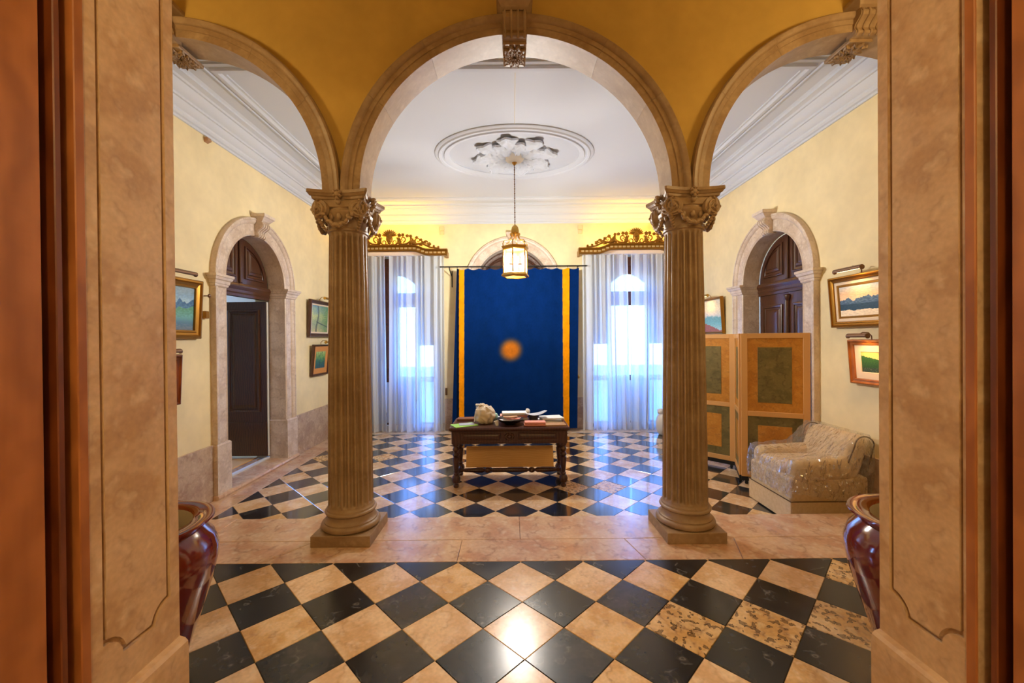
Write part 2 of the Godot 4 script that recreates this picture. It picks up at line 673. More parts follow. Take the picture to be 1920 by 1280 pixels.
	var film := mat("plastic_film", Color(0.97, 0.98, 1.0, 0.09), 0.17, 0.0, 1.0)
	film.transparency = BaseMaterial3D.TRANSPARENCY_ALPHA
	var nt := NoiseTexture2D.new()
	nt.width = 512
	nt.height = 512
	nt.seamless = true
	nt.as_normal_map = true
	nt.bump_strength = 24.0
	var fn := FastNoiseLite.new()
	fn.seed = 5
	fn.frequency = 0.012
	fn.fractal_type = FastNoiseLite.FRACTAL_RIDGED
	fn.fractal_octaves = 4
	nt.noise = fn
	film.normal_enabled = true
	film.normal_texture = nt
	film.normal_scale = 2.0
	film.uv1_triplanar = true
	film.uv1_scale = Vector3(1.2, 0.5, 0.8)
	# ceramics, paper and the rest
	var pot := mat("oxblood", c8(112, 34, 26), 0.12)
	pot.clearcoat_enabled = true
	pot.clearcoat = 0.7
	pot.clearcoat_roughness = 0.05
	mat("pot_inside", c8(196, 188, 172), 0.5)
	mat("white_paper", c8(222, 220, 220), 0.8)
	mat("grey_paper", c8(170, 176, 190), 0.8)
	mat("pink_paper", c8(224, 150, 138), 0.75)
	mat("brown_paper", c8(176, 136, 100), 0.8)
	mat("green_card", c8(150, 204, 96), 0.6)
	mat("white_plastic", c8(228, 226, 224), 0.35)
	mat("bag_plastic", c8(222, 206, 182), 0.4)
	mat("dark_bowl", c8(34, 32, 34), 0.3)
	mat("dark_pot", c8(62, 60, 64), 0.7)
	mat("mint_cloth", c8(150, 186, 172), 0.8)
	mat("brown_box", c8(120, 72, 46), 0.6)
	mat("box_white", c8(224, 208, 160), 0.6)
	mat("mat_board", c8(232, 214, 190), 0.8)
	mat("mat_ochre", c8(206, 142, 76), 0.8)
	mat("terrace", c8(206, 204, 198), 0.8)


# ---------------------------------------------------------------- the setting
func tile_mesh(cache: Dictionary, a: float, m: String) -> Mesh:
	var key := "%s%d" % [m, rng.randi() % 6]
	if not cache.has(key):
		uvo = Vector2(rng.randf(), rng.randf())
		uvr = rng.randf() * TAU
		var k := a - 0.0014
		var st := ST()
		slab(st, [Vector2(-k, 0), Vector2(0, k), Vector2(k, 0), Vector2(0, -k)], -0.03, 0.0, 0.0022)
		cache[key] = mesh_of(st, M[m])
		uvo = Vector2.ZERO
		uvr = 0.0
	return cache[key]


func tiles(parent: Node3D, x0: float, d0: float, a: float, area: Rect2, y: float, odd: int, hall: bool) -> void:
	var cache := {}
	var clip := PackedVector2Array([area.position, Vector2(area.end.x, area.position.y), area.end, Vector2(area.position.x, area.end.y)])
	for j in range(floori((area.position.y - d0) / a) - 1, ceili((area.end.y - d0) / a) + 2):
		for i in range(floori((area.position.x - x0) / a) - 1, ceili((area.end.x - x0) / a) + 2):
			if posmod(i + j, 2) != odd:
				continue
			var c := Vector2(x0 + i * a, d0 + j * a)
			if not area.grow(a).has_point(c):
				continue
			var m := "tile_black" if rng.randf() < 0.65 else "tile_slate"
			if posmod(j, 2) == 0:
				m = "tile_cream" if rng.randf() < 0.62 else "tile_honey"
				if hall and ((absf(c.y - 2.135) < 0.05 and c.x > 0.7) or (c.y > 2.4 and c.x > 1.95)):
					m = "tile_pitted"
				elif not hall and rng.randf() < 0.05:
					m = "tile_pitted"
			if hall:
				m += "_worn"
			var o: MeshInstance3D
			var called := "tile"
			if area.grow(-a).has_point(c) or (area.position.x <= c.x - a and area.end.x >= c.x + a and area.position.y <= c.y - a and area.end.y >= c.y + a):
				o = inst(tile_mesh(cache, a, m), called, parent)
				o.rotation.y = (rng.randi() % 4) * PI / 2
				o.rotation.x = rng.randf_range(-0.0011, 0.0011)
				o.rotation.z = rng.randf_range(-0.0011, 0.0011)
			else:
				var k := a - 0.0014
				var poly := PackedVector2Array([c + Vector2(-k, 0), c + Vector2(0, k), c + Vector2(k, 0), c + Vector2(0, -k)])
				var cut := Geometry2D.intersect_polygons(poly, clip)
				if cut.is_empty() or cut[0].size() < 3:
					continue
				var pts := []
				for p in cut[0]:
					pts.append(Vector2(p.x - c.x, -(p.y - c.y)))
				uvo = Vector2(rng.randf(), rng.randf())
				var st := ST()
				slab(st, pts, -0.03, 0.0, 0.0018)
				uvo = Vector2.ZERO
				o = put(st, called, M[m], parent)
			o.position = V(c.x, y, c.y)


func strip_slabs(parent: Node3D, xs: Array, d0: float, d1: float, y: float, h: float, m, slants := {}) -> void:
	for i in xs.size() - 1:
		var a: float = slants.get(i, 0.0)
		var b: float = slants.get(i + 1, 0.0)
		var st := ST()
		uvo = Vector2(i * 0.37, i * 0.21)
		slab(st, [Vector2(xs[i] + 0.0012 - a, -d0), Vector2(xs[i + 1] - 0.0012 - b, -d0), Vector2(xs[i + 1] - 0.0012 + b, -d1), Vector2(xs[i] + 0.0012 + a, -d1)], y - h, y, 0.003)
		put(st, "slab", m, parent)
	uvo = Vector2.ZERO


func plain_box(called: String, label: String, cat: String, m, c: Vector3, s: Vector3, parent: Node3D = null) -> void:
	var st := ST()
	box(st, c, s)
	if parent == null:
		parent = setting(called, label, cat)
		put(st, "body", m, parent)
	else:
		put(st, called, m, parent)


func shell() -> void:
	var b := -0.15
	# hall floor
	var f := setting("floor", "diagonal black and cream marble chequer floor in front of the columns", "floor")
	plain_box("bed", "", "", M.grout, V(AX, -0.055, 0.5), Vector3(8.7, 0.09, 4.6), f)
	tiles(f, 0.0507, 2.5587, 0.212, Rect2(-3.0, 0.95, 6.1, 1.83), 0.0, 0, true)
	# room floor
	var g := setting("floor_room", "diagonal black and cream marble chequer floor under the table", "floor")
	plain_box("bed", "", "", M.grout, V(AX, b - 0.055, 5.6), Vector3(6.6, 0.09, 4.4), g)
	tiles(g, 0.0419, 4.162, 0.20738, Rect2(-2.83, 3.486, 5.75, 3.744), b, 1, false)
	# plain stone border of the room floor
	var br := setting("trim_1", "pale stone border strip along the foot of the room walls", "floor border")
	for side in [[-3.15, -2.832], [2.922, 3.24]]:
		var d := 3.486
		for l in [0.95, 1.1, 0.9, 1.114]:
			var st := ST()
			slab(st, [Vector2(side[0], -d - 0.001), Vector2(side[1], -d - 0.001), Vector2(side[1], -d - l + 0.001), Vector2(side[0], -d - l + 0.001)], b - 0.05, b, 0.002)
			put(st, "slab", M.stone_pink, br)
			d += l
	strip_slabs(br, [-2.83, -1.6, -0.4, 0.75, 1.9, 2.92], 7.232, 7.55, b, 0.05, M.stone_trim)
	# threshold between the columns
	var th := setting("stone_threshold", "two rows of long polished stone slabs under the columns", "threshold")
	strip_slabs(th, [-4.3, -2.75, -1.60, -0.385, 0.875, 1.62, 4.4], 2.782, 3.086, 0.0, 0.16, M.stone_pink, {2: 0.11, 4: -0.035, 5: 0.05})
	strip_slabs(th, [-4.3, -2.35, 0.055, 1.55, 4.4], 3.088, 3.484, 0.0, 0.16, M.stone_pink, {3: -0.09})
	# room walls
	var st2 := ST()
	var wl := setting("wall_left", "cream yellow plaster wall with the open arched doorway", "wall")
	wall(st2, Transform3D(Basis(Vector3(0, 0, -1), Vector3.UP, Vector3.RIGHT), Vector3(-3.15, 0, 0)), 3.3, 7.95, b - 0.1, 4.2, 0.4, [{"c": 5.085, "hw": 0.6, "v0": b - 0.1, "top": 2.23, "arch": true}])
	put(st2, "plaster", M.plaster_room, wl)
	st2 = ST()
	var wr := setting("wall_right", "cream yellow plaster wall behind the screen and armchair", "wall")
	wall(st2, Transform3D(Basis(Vector3(0, 0, 1), Vector3.UP, Vector3.LEFT), Vector3(3.24, 0, 0)), -7.95, -3.3, b - 0.1, 4.2, 0.4, [{"c": -5.085, "hw": 0.6, "v0": b - 0.1, "top": 2.23, "arch": true}])
	put(st2, "plaster", M.plaster_room, wr)
	st2 = ST()
	var wb := setting("wall_back", "yellow plaster wall behind the banner and the two curtained windows", "wall")
	wall(st2, Transform3D(Basis(), V(0, 0, 7.55)), -3.15, 3.24, b - 0.1, 4.2, 0.4, [{"c": -2.13, "hw": 0.72, "v0": b, "top": 3.05}, {"c": 0.036, "hw": 0.7, "v0": b - 0.1, "top": 2.517, "arch": true}, {"c": 2.22, "hw": 0.72, "v0": b, "top": 3.05}])
	put(st2, "plaster", M.plaster_room, wb)
	# stone dado
	var bases := [["baseboard_left", "marbled stone dado along the wall with the open door"], ["baseboard_right", "marbled stone dado along the wall behind the armchair"], ["baseboard_back", "marbled stone dado between the curtains and the banner"]]
	var runs := [[[-3.15, 3.3, 4.29], [-3.15, 5.88, 7.55]], [[3.24, 3.3, 4.29], [3.24, 5.88, 7.55]], []]
	for k in 3:
		var o := setting(bases[k][0], bases[k][1], "dado")
		for r in runs[k]:
			var st := ST()
			var s := 1.0 if k == 0 else -1.0
			box(st, V(r[0] + s * 0.011, (b + 0.43) / 2, (r[1] + r[2]) / 2), Vector3(0.022, 0.43 - b, r[2] - r[1]), 0.004)
			put(st, "panel", M.stone_dado, o)
		if k == 2:
			for r in [[-1.29, -0.86], [0.94, 1.38]]:
				var st := ST()
				box(st, V((r[0] + r[1]) / 2, (b + 0.43) / 2, 7.54), Vector3(r[1] - r[0], 0.43 - b, 0.022), 0.004)
				put(st, "panel", M.stone_dado, o)
	# ceiling, cornice, frame, rosette
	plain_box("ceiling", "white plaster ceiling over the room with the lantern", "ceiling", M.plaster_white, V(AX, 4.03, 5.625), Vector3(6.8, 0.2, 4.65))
	var cx := Transform3D(Basis(Vector3(1, 0, 0), Vector3(0, 0, 1), Vector3(0, -1, 0)), V(AX, 3.93, (3.12 + 7.55) / 2))
	var corn := setting("trim_2", "stepped white plaster cornice round the ceiling", "cornice")
	st2 = ST()
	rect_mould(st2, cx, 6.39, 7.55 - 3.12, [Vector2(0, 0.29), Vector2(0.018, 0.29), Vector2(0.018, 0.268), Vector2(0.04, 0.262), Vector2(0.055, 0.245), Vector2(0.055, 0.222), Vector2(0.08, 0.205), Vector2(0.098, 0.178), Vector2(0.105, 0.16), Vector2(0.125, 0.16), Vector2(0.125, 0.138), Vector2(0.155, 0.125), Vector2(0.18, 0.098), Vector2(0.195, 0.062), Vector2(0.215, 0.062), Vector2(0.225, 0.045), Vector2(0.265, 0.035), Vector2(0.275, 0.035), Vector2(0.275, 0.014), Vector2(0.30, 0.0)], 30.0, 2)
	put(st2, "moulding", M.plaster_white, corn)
	st2 = ST()
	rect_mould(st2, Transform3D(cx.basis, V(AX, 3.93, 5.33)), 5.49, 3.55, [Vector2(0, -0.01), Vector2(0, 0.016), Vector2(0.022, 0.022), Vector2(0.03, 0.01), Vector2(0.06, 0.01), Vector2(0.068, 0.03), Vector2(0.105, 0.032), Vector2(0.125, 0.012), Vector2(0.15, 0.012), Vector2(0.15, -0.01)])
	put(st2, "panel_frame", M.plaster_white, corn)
	rosette()
	# hall shell
	st2 = ST()
	var hl := setting("wall_hall_left", "yellow plaster end wall of the hall beyond one pot", "wall")
	box(st2, V(-4.5, 2.4, 2.2), Vector3(0.4, 5.0, 2.6))
	put(st2, "plaster", M.plaster_hall, hl)
	st2 = ST()
	var hr := setting("wall_hall_right", "yellow plaster end wall of the hall beyond the other pot", "wall")
	box(st2, V(4.6, 2.4, 2.2), Vector3(0.4, 5.0, 2.6))
	put(st2, "plaster", M.plaster_hall, hr)
	plain_box("ceiling_hall", "white plaster ceiling over the hall", "ceiling", M.plaster_cream, V(AX, 4.95, 2.2), Vector3(9.2, 0.1, 2.6))
	# wall round the doorway the view is taken through
	st2 = ST()
	var wf := setting("wall_front", "yellow plaster wall pierced by the panelled stone doorway", "wall")
	wall(st2, Transform3D(Basis(Vector3(-1, 0, 0), Vector3.UP, Vector3(0, 0, -1)), V(0, 0, 1.2)), -4.4, 4.3, -0.1, 4.9, 0.255, [{"c": -0.05, "hw": 1.16, "v0": -0.1, "top": 3.3}])
	put(st2, "plaster", M.plaster_hall, wf)
	# vestibule behind the camera
	var vs := setting("wall_vestibule", "cream plaster walls and ceiling of the vestibule before the doorway", "wall")
	for q in [[V(-2.1, 1.6, -0.6), Vector3(0.2, 3.6, 3.2)], [V(2.2, 1.6, -0.6), Vector3(0.2, 3.6, 3.2)], [V(AX, 1.6, -2.2), Vector3(4.4, 3.6, 0.2)], [V(AX, 3.45, -0.6), Vector3(4.5, 0.1, 3.2)]]:
		var st := ST()
		box(st, q[0], q[1])
		put(st, "plaster", M.plaster_cream, vs)
	var st3 := ST()
	box(st3, V(AX, -0.03, -0.6), Vector3(4.4, 0.06, 3.1))
	put(st3, "paving", M.stone_pink, setting("floor_vestibule", "plain stone paving of the vestibule", "floor"))
	# room beyond the open door
	var sr := setting("wall_side_room", "pale walls and ceiling of the side room seen past the open door", "wall")
	for q in [[V(-4.8, 2.0, 3.5), Vector3(2.5, 4.4, 0.1)], [V(-4.8, 2.0, 6.9), Vector3(2.5, 4.4, 0.1)], [V(-4.8, 4.2, 5.2), Vector3(2.5, 0.1, 3.5)]]:
		var st := ST()
		box(st, q[0], q[1])
		put(st, "plaster", M.plaster_cream, sr)
	st2 = ST()
	wall(st2, Transform3D(Basis(Vector3(0, 0, -1), Vector3.UP, Vector3.RIGHT), Vector3(-6.0, 0, 0)), 3.4, 7.0, -0.25, 4.25, 0.3, [{"c": 6.2, "hw": 0.5, "v0": 0.9, "top": 3.0}])
	put(st2, "plaster", M.plaster_cream, sr)
	st3 = ST()
	box(st3, V(-4.75, -0.14, 5.2), Vector3(2.42, 0.1, 3.4))
	put(st3, "boards", M.wood_tan, setting("floor_side_room", "tan wooden floor beyond the open door", "floor"))
	# terrace outside the windows
	var tr := setting("terrace", "pale terrace paving and parapet outside the windows", "terrace")
	var st4 := ST()
	box(st4, V(AX, -0.35, 12.5), Vector3(16, 0.2, 9.0))
	put(st4, "paving", M.terrace, tr)
	st4 = ST()
	box(st4, V(AX, 0.15, 14.0), Vector3(16, 0.9, 0.25))
	put(st4, "parapet", M.terrace, tr)


func ellipse_frames(c: Vector3, rx: float, rz: float, n := 72) -> Array:
	var out := []
	for i in n:
		var t := TAU * i / n
		var nrm := Vector3(cos(t) / rx, 0, sin(t) / rz).normalized()
		var y := Vector3.DOWN
		out.append(Transform3D(Basis(nrm, y, nrm.cross(y)), c + Vector3(cos(t) * rx, 0, sin(t) * rz)))
	return out


func rosette() -> void:
	var c := V(0.062, 3.93, 5.39)
	var ros := setting("trim_3", "white oval plaster ceiling rose with acanthus leaves above the lantern", "ceiling rose")
	var st := ST()
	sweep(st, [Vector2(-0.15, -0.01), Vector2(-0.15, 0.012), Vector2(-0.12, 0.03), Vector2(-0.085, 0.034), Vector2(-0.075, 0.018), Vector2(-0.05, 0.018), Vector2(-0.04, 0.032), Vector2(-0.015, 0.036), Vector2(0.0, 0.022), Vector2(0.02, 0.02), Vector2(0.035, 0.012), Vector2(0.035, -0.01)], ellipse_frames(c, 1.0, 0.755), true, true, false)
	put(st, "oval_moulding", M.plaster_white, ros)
	for ring in 2:
		for i in 8:
			var t := TAU * (i + 0.5 * ring) / 8 + 0.2
			var dir := Vector3(cos(t), 0, sin(t))
			var x := Vector3.DOWN.cross(dir)
			var l := 0.44 if ring == 0 else 0.33
			st = ST()
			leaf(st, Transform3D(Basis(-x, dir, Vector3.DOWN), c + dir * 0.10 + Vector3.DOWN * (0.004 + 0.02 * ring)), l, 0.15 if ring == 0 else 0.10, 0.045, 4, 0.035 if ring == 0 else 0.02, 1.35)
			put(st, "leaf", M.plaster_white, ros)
	st = ST()
	lathe(st, [Vector2(0.02, -0.10), Vector2(0.07, -0.095), Vector2(0.11, -0.07), Vector2(0.135, -0.035), Vector2(0.14, 0.0)], 24, at(c))
	put(st, "boss", M.plaster_cream, ros)
	st = ST()
	tube(st, [V(0.056, 3.925, 3.34), V(0.056, 3.925, 3.6), V(0.058, 3.926, 4.4), V(0.06, 3.926, 4.66)], 0.004, 6)
	var cb := thing("ceiling_cable", "thin white cable clipped along the ceiling up to the oval rose", "cable")
	put(st, "cable", M.plaster_cream, cb)


# ---------------------------------------------------------------- arches, columns
func console(parent: Node3D, xf: Transform3D, w: float, h: float, p: float, m, leafy := true) -> void:
	# scroll-shaped keystone: x across, y up from the foot, z out of the wall
	var prof := [Vector2(-0.02, 0.0), Vector2(p * 0.42, 0.0), Vector2(p * 0.55, h * 0.05), Vector2(p * 0.58, h * 0.14), Vector2(p * 0.48, h * 0.24), Vector2(p * 0.45, h * 0.34), Vector2(p * 0.55, h * 0.46), Vector2(p * 0.75, h * 0.56), Vector2(p * 0.95, h * 0.66), Vector2(p, h * 0.8), Vector2(p * 0.92, h * 0.92), Vector2(p * 0.8, h), Vector2(-0.02, h)]
	var turn := Basis(Vector3(0, 0, 1), Vector3(0, 1, 0), Vector3(-1, 0, 0))
	var st := ST()
	var fr := []
	for s in [1.0, -1.0]:
		fr.append(xf * Transform3D(turn, Vector3(s * w / 2, 0, 0)))
	sweep(st, prof, fr, true, false, true, 40.0)
	var ks := put(st, "keystone", m, parent)
	for s in [-0.42, -0.14, 0.14, 0.42]:
		st = ST()
		var pts := []
		for q in prof.slice(1, 12):
			pts.append(xf * Vector3(s * w * 0.98, q.y, q.x + 0.002))
		tube(st, pts, w * 0.05, 6, null, xf.basis.x)
		put(st, "rib", m, ks)
	# cap
	st = ST()
	var loops := []
	for q in [[0.5, p * 0.86, 0.0], [0.56, p * 1.0, 0.10], [0.58, p * 1.04, 0.16], [0.68, p * 1.22, 0.34], [0.74, p * 1.32, 0.40], [0.74, p * 1.32, 0.62], [0.70, p * 1.26, 0.66]]:
		var l := []
		for t in [[-1, 0], [1, 0], [1, 1], [-1, 1]]:
			l.append(xf * Vector3(t[0] * q[0] * w, h + q[2] * h * 0.75, -0.02 if t[1] == 0 else q[1]))
		loops.append(l)
	loft(st, loops, -1)
	put(st, "keystone_cap", m, ks)
	# carved leaf panel under the arch
	if leafy:
		st = ST()
		box(st, xf * Vector3(0, -0.004, -0.12), Vector3(w, 0.03, 0.26), 0.006)
		put(st, "soffit_block", m, ks)
		for sx in [-1.0, 1.0]:
			for k in 2:
				var sz := -1.0 if k == 0 else 1.0
				for ang in [0.28, 0.75, 1.2]:
					var dir := Vector3(sin(ang) * sx, 0, cos(ang) * sz)
					st = ST()
					var l := 0.105 if ang < 1.0 else 0.075
					leaf(st, xf * Transform3D(Basis(Vector3.DOWN.cross(dir) * -1.0, dir, Vector3.DOWN), Vector3(0, -0.018, -0.12) + dir * 0.012), l, 0.026, 0.018, 3, 0.012)
					put(st, "carved_leaf", m, ks)


func arcade() -> void:
	var wa := setting("wall_arcade", "golden yellow plaster wall with three stone arches on columns", "wall")
	var cs := [AX - 2.616, AX, AX + 2.616]
	var st := ST()
	var holes := []
	for c in cs:
		holes.append({"c": c, "hw": 1.262, "v0": 2.62, "top": 2.62, "arch": true})
	wall(st, Transform3D(Basis(), V(0, 0, 3.10)), -4.3, 4.4, 2.62, 4.9, 0.2, holes)
	put(st, "plaster", M.plaster_hall, wa)
	st = ST()
	box(st, V(-4.03, 1.31, 3.2), Vector3(0.56, 2.62, 0.2))
	box(st, V(4.12, 1.31, 3.2), Vector3(0.56, 2.62, 0.2))
	box(st, V(-3.93, 2.0, 3.4), Vector3(0.86, 4.4, 0.2))
	box(st, V(4.03, 2.0, 3.4), Vector3(0.86, 4.4, 0.2))
	put(st, "end_pier", M.plaster_hall, wa)
	var prof := [Vector2(0, -0.212), Vector2(0, 0.036), Vector2(0.052, 0.036), Vector2(0.055, 0.043), Vector2(0.086, 0.046), Vector2(0.09, 0.056), Vector2(0.102, 0.066), Vector2(0.128, 0.07), Vector2(0.138, 0.06), Vector2(0.138, -0.212)]
	for c in cs:
		var xf := at(V(c, 0, 3.10))
		var cuts := [0.0, 33.0, 58.0, 90.0, 122.0, 147.0, 180.0]
		for k in cuts.size() - 1:
			var fr := []
			for i in 11:
				var t := deg_to_rad(lerpf(cuts[k] + 0.03, cuts[k + 1] - 0.03, i / 10.0))
				fr.append(arc_frame(xf, 1.168, 2.622, t))
			st = ST()
			sweep(st, prof, fr)
			put(st, "arch_stone", M.stone_arch, wa)
		console(wa, at(V(c, 3.752, 3.10)), 0.178, 0.165, 0.115, M.stone_arch)


func volute(st: SurfaceTool, xf: Transform3D, r: float, hand: float) -> void:
	# spiral in the local xy plane, facing +z
	var pts := []
	var sc := []
	var n := 46
	for i in n + 1:
		var t := float(i) / n
		var a := PI / 2 - hand * t * TAU * 2.1
		var rr := r * (1.0 - 0.86 * pow(t, 0.85))
		pts.append(xf * Vector3(cos(a) * rr, sin(a) * rr, 0.006 + 0.024 * t))
		sc.append(1.0 - 0.55 * t)
	tube(st, pts, r * 0.17, 6, sc, xf.basis.z)
	lathe(st, [Vector2(r * 1.0, -0.03), Vector2(r * 1.02, 0.0), Vector2(r * 0.6, 0.012), Vector2(r * 0.2, 0.022), Vector2(0.0, 0.026)], 20, xf * Transform3D(Basis(Vector3(1, 0, 0), Vector3(0, 0, 1), Vector3(0, -1, 0)), Vector3.ZERO))
	ellipsoid(st, xf * at(Vector3(0, 0, 0.034)), Vector3.ONE * r * 0.22)


func column(base: Vector3, label: String) -> void:
	var col := thing("column", label, "column", base, 0.0, "columns carrying the arches")
	var m = M.stone_arch
	var st := ST()
	box(st, Vector3(0, 0.0405, 0), Vector3(0.438, 0.081, 0.43), 0.003)
	put(st, "plinth", m, col)
	st = ST()
	var tor := [Vector2(0.19, 0.081)]
	for i in 9:
		var t := -PI / 2 + PI * i / 8
		tor.append(Vector2(0.196 + cos(t) * 0.022, 0.106 + sin(t) * 0.024))
	tor += [Vector2(0.196, 0.134), Vector2(0.196, 0.139), Vector2(0.184, 0.147), Vector2(0.177, 0.162), Vector2(0.175, 0.178), Vector2(0.178, 0.19), Vector2(0.184, 0.192)]
	for i in 7:
		var t := -PI / 2 + PI * i / 6
		tor.append(Vector2(0.178 + cos(t) * 0.013, 0.207 + sin(t) * 0.013))
	tor += [Vector2(0.176, 0.224), Vector2(0.176, 0.232), Vector2(0.169, 0.24), Vector2(0.167, 0.25)]
	lathe(st, tor, 48)
	put(st, "base", m, col)
	# fluted shaft
	st = ST()
	var ys := [0.245, 0.262, 0.275, 0.6, 1.1, 1.6, 2.0, 2.30, 2.318, 2.335]
	var nf := 20
	var per := 12
	var rings := []
	for y in ys:
		var r0 := lerpf(0.166, 0.139, pow(clampf((y - 0.25) / 2.09, 0, 1), 1.35))
		var amp := 0.03
		if y < 0.27 or y > 2.31:
			amp = 0.0
		var ring := []
		for i in nf * per:
			var ph := float(i % per) / per
			var fl := 0.0
			if ph > 0.25:
				fl = sin((ph - 0.25) / 0.75 * PI)
			ring.append(Vector3(cos(TAU * i / (nf * per)), 0, sin(TAU * i / (nf * per))) * (r0 - amp * sqrt(maxf(fl, 0.0))) + Vector3(0, y, 0))
		rings.append(ring)
	loft(st, rings, 4, false, false)
	put(st, "shaft", m, col)
	# capital
	st = ST()
	lathe(st, [Vector2(0.139, 2.33), Vector2(0.15, 2.338), Vector2(0.152, 2.35), Vector2(0.143, 2.36), Vector2(0.143, 2.40), Vector2(0.16, 2.43), Vector2(0.182, 2.455), Vector2(0.185, 2.475), Vector2(0.17, 2.49), Vector2(0.165, 2.58)], 40)
	var bell := put(st, "bell", m, col)
	st = ST()
	for i in 16:
		var a := TAU * i / 16
		ellipsoid(st, Transform3D(Basis(Vector3.UP, -a), Vector3(cos(a) * 0.168, 2.435, sin(a) * 0.168)), Vector3(0.016, 0.03, 0.02))
	put(st, "egg_band", m, bell)
	# abacus with hollow sides
	st = ST()
	var loops := []
	for q in [[2.553, 0.185, 0.02], [2.56, 0.195, 0.02], [2.578, 0.198, 0.022], [2.58, 0.206, 0.022], [2.597, 0.218, 0.024], [2.60, 0.222, 0.024], [2.622, 0.222, 0.024]]:
		var l := []
		for s in 4:
			var bs := Basis(Vector3.UP, s * PI / 2)
			for i in 11:
				var u := -1.0 + 2.0 * i / 10.0
				var hollow: float = q[2] * (1.0 - u * u) * 1.6
				l.append(bs * Vector3(u * (q[1] - 0.012), q[0], q[1] - hollow))
		loops.append(l)
	loft(st, loops, -1)
	put(st, "abacus", m, col)
	for s in 4:
		var bs := Basis(Vector3.UP, s * PI / 2)
		var f := Transform3D(bs, Vector3.ZERO)
		for sx in [-1.0, 1.0]:
			st = ST()
			volute(st, f * Transform3D(Basis(Vector3.UP, sx * 0.38), Vector3(sx * 0.143, 2.487, 0.172)), 0.066, sx)
			put(st, "volute", m, col)
		st = ST()
		box(st, Vector3(0, 2.525, 0.16), Vector3(0.24, 0.055, 0.03), 0.006, f)
		put(st, "channel", m, col)
		# garland from eye to eye
		st = ST()
		for i in 13:
			var u := -1.0 + 2.0 * i / 12.0
			var yy := 2.475 - 0.115 * (1.0 - u * u)
			var k := 0.85 + 0.45 * (1.0 - absf(u))
			ellipsoid(st, f * Transform3D(Basis(Vector3(0, 0, 1), u * 0.9 + (0.5 if i % 2 else -0.5)), Vector3(u * 0.128, yy, 0.196)), Vector3(0.024, 0.014, 0.014) * k)
		put(st, "garland", m, col)
		st = ST()
		for p in [[0, 0.0, 0.024], [0.02, 0.014, 0.014], [-0.02, 0.014, 0.014], [0.02, -0.012, 0.013], [-0.02, -0.012, 0.013], [0, -0.03, 0.015], [0, 0.026, 0.013]]:
			ellipsoid(st, f * at(Vector3(p[0], 2.585 + p[1], 0.2)), Vector3(p[2], p[2], 0.02))
		ellipsoid(st, f * at(Vector3(0, 2.535, 0.185)), Vector3(0.02, 0.024, 0.016))
		put(st, "flower", m, col)
		# husks hanging below the corner scrolls
		st = ST()
		for i in 6:
			var t := i / 5.0
			ellipsoid(st, Transform3D(Basis(Vector3.UP, s * PI / 2 + PI / 4), Vector3.ZERO) * Transform3D(Basis(Vector3.RIGHT, 0.5), Vector3(0, 2.43 - 0.088 * t, 0.232 - 0.062 * t)), Vector3(0.022, 0.02, 0.02) * (1.0 - 0.4 * t))
		put(st, "husk_drop", m, col)


# ---------------------------------------------------------------- doors and windows
const TRIM := [Vector2(0, -0.2), Vector2(0, 0.022), Vector2(0.012, 0.03), Vector2(0.026, 0.022), Vector2(0.03, 0.026), Vector2(0.14, 0.026), Vector2(0.145, 0.036), Vector2(0.165, 0.048), Vector2(0.185, 0.05), Vector2(0.19, 0.058), Vector2(0.21, 0.058), Vector2(0.215, 0.05), Vector2(0.215, -0.2)]


func architrave(o: Node3D, xf: Transform3D, hw: float, floor_y: float, base_top: float, spring: float, m) -> void:
	# jambs, base blocks, imposts, arch stones and keystone; local x along the wall, z out of it
	for s in [-1.0, 1.0]:
		var f := Basis(Vector3(s, 0, 0), Vector3(0, 0, 1), Vector3(0, s, 0))
		var fr := [xf * Transform3D(f, Vector3(s * hw, base_top, 0)), xf * Transform3D(f, Vector3(s * hw, spring - 0.13, 0))]
		var st := ST()
		sweep(st, TRIM, fr, true, false, true, 35.0)
		put(st, "jamb", m, o)
		st = ST()
		var loops := []
		for q in [[floor_y, 0.0], [base_top - 0.016, 0.0], [base_top, -0.012]]:
			var l := []
			for t in [[-0.014 - q[1], -0.2], [0.225 + q[1], -0.2], [0.225 + q[1], 0.066 + q[1]], [-0.014 - q[1], 0.05 + q[1]]]:
				l.append(xf * Vector3(s * (hw + t[0]), q[0], t[1]))
			loops.append(l)
		loft(st, loops, -1)
		put(st, "base_block", m, o)
		st = ST()
		loops = []
		for q in [[0.0, 0.0], [0.012, 0.012], [0.03, 0.014], [0.034, 0.022], [0.065, 0.028], [0.075, 0.042], [0.10, 0.052], [0.104, 0.06], [0.13, 0.06]]:
			var l := []
			for t in [[-q[1] * 0.6, -0.2], [0.215 + q[1], -0.2], [0.215 + q[1], 0.05 + q[1]], [-q[1] * 0.6, 0.03 + q[1]]]:
				l.append(xf * Vector3(s * (hw + t[0]), spring - 0.13 + q[0], t[1]))
			loops.append(l)
		loft(st, loops, -1)
		put(st, "impost", m, o)
	var cuts := [0.0, 60.0, 120.0, 180.0]
	for k in 3:
		var fr := []
		for i in 15:
			fr.append(arc_frame(xf, hw, spring, deg_to_rad(lerpf(cuts[k] + 0.05, cuts[k + 1] - 0.05, i / 14.0))))
		var st := ST()
		sweep(st, TRIM, fr)
		put(st, "arch_stone", m, o)
	console(o, xf * at(Vector3(0, spring + hw - 0.02, 0)), 0.15, 0.19, 0.13, m, false)


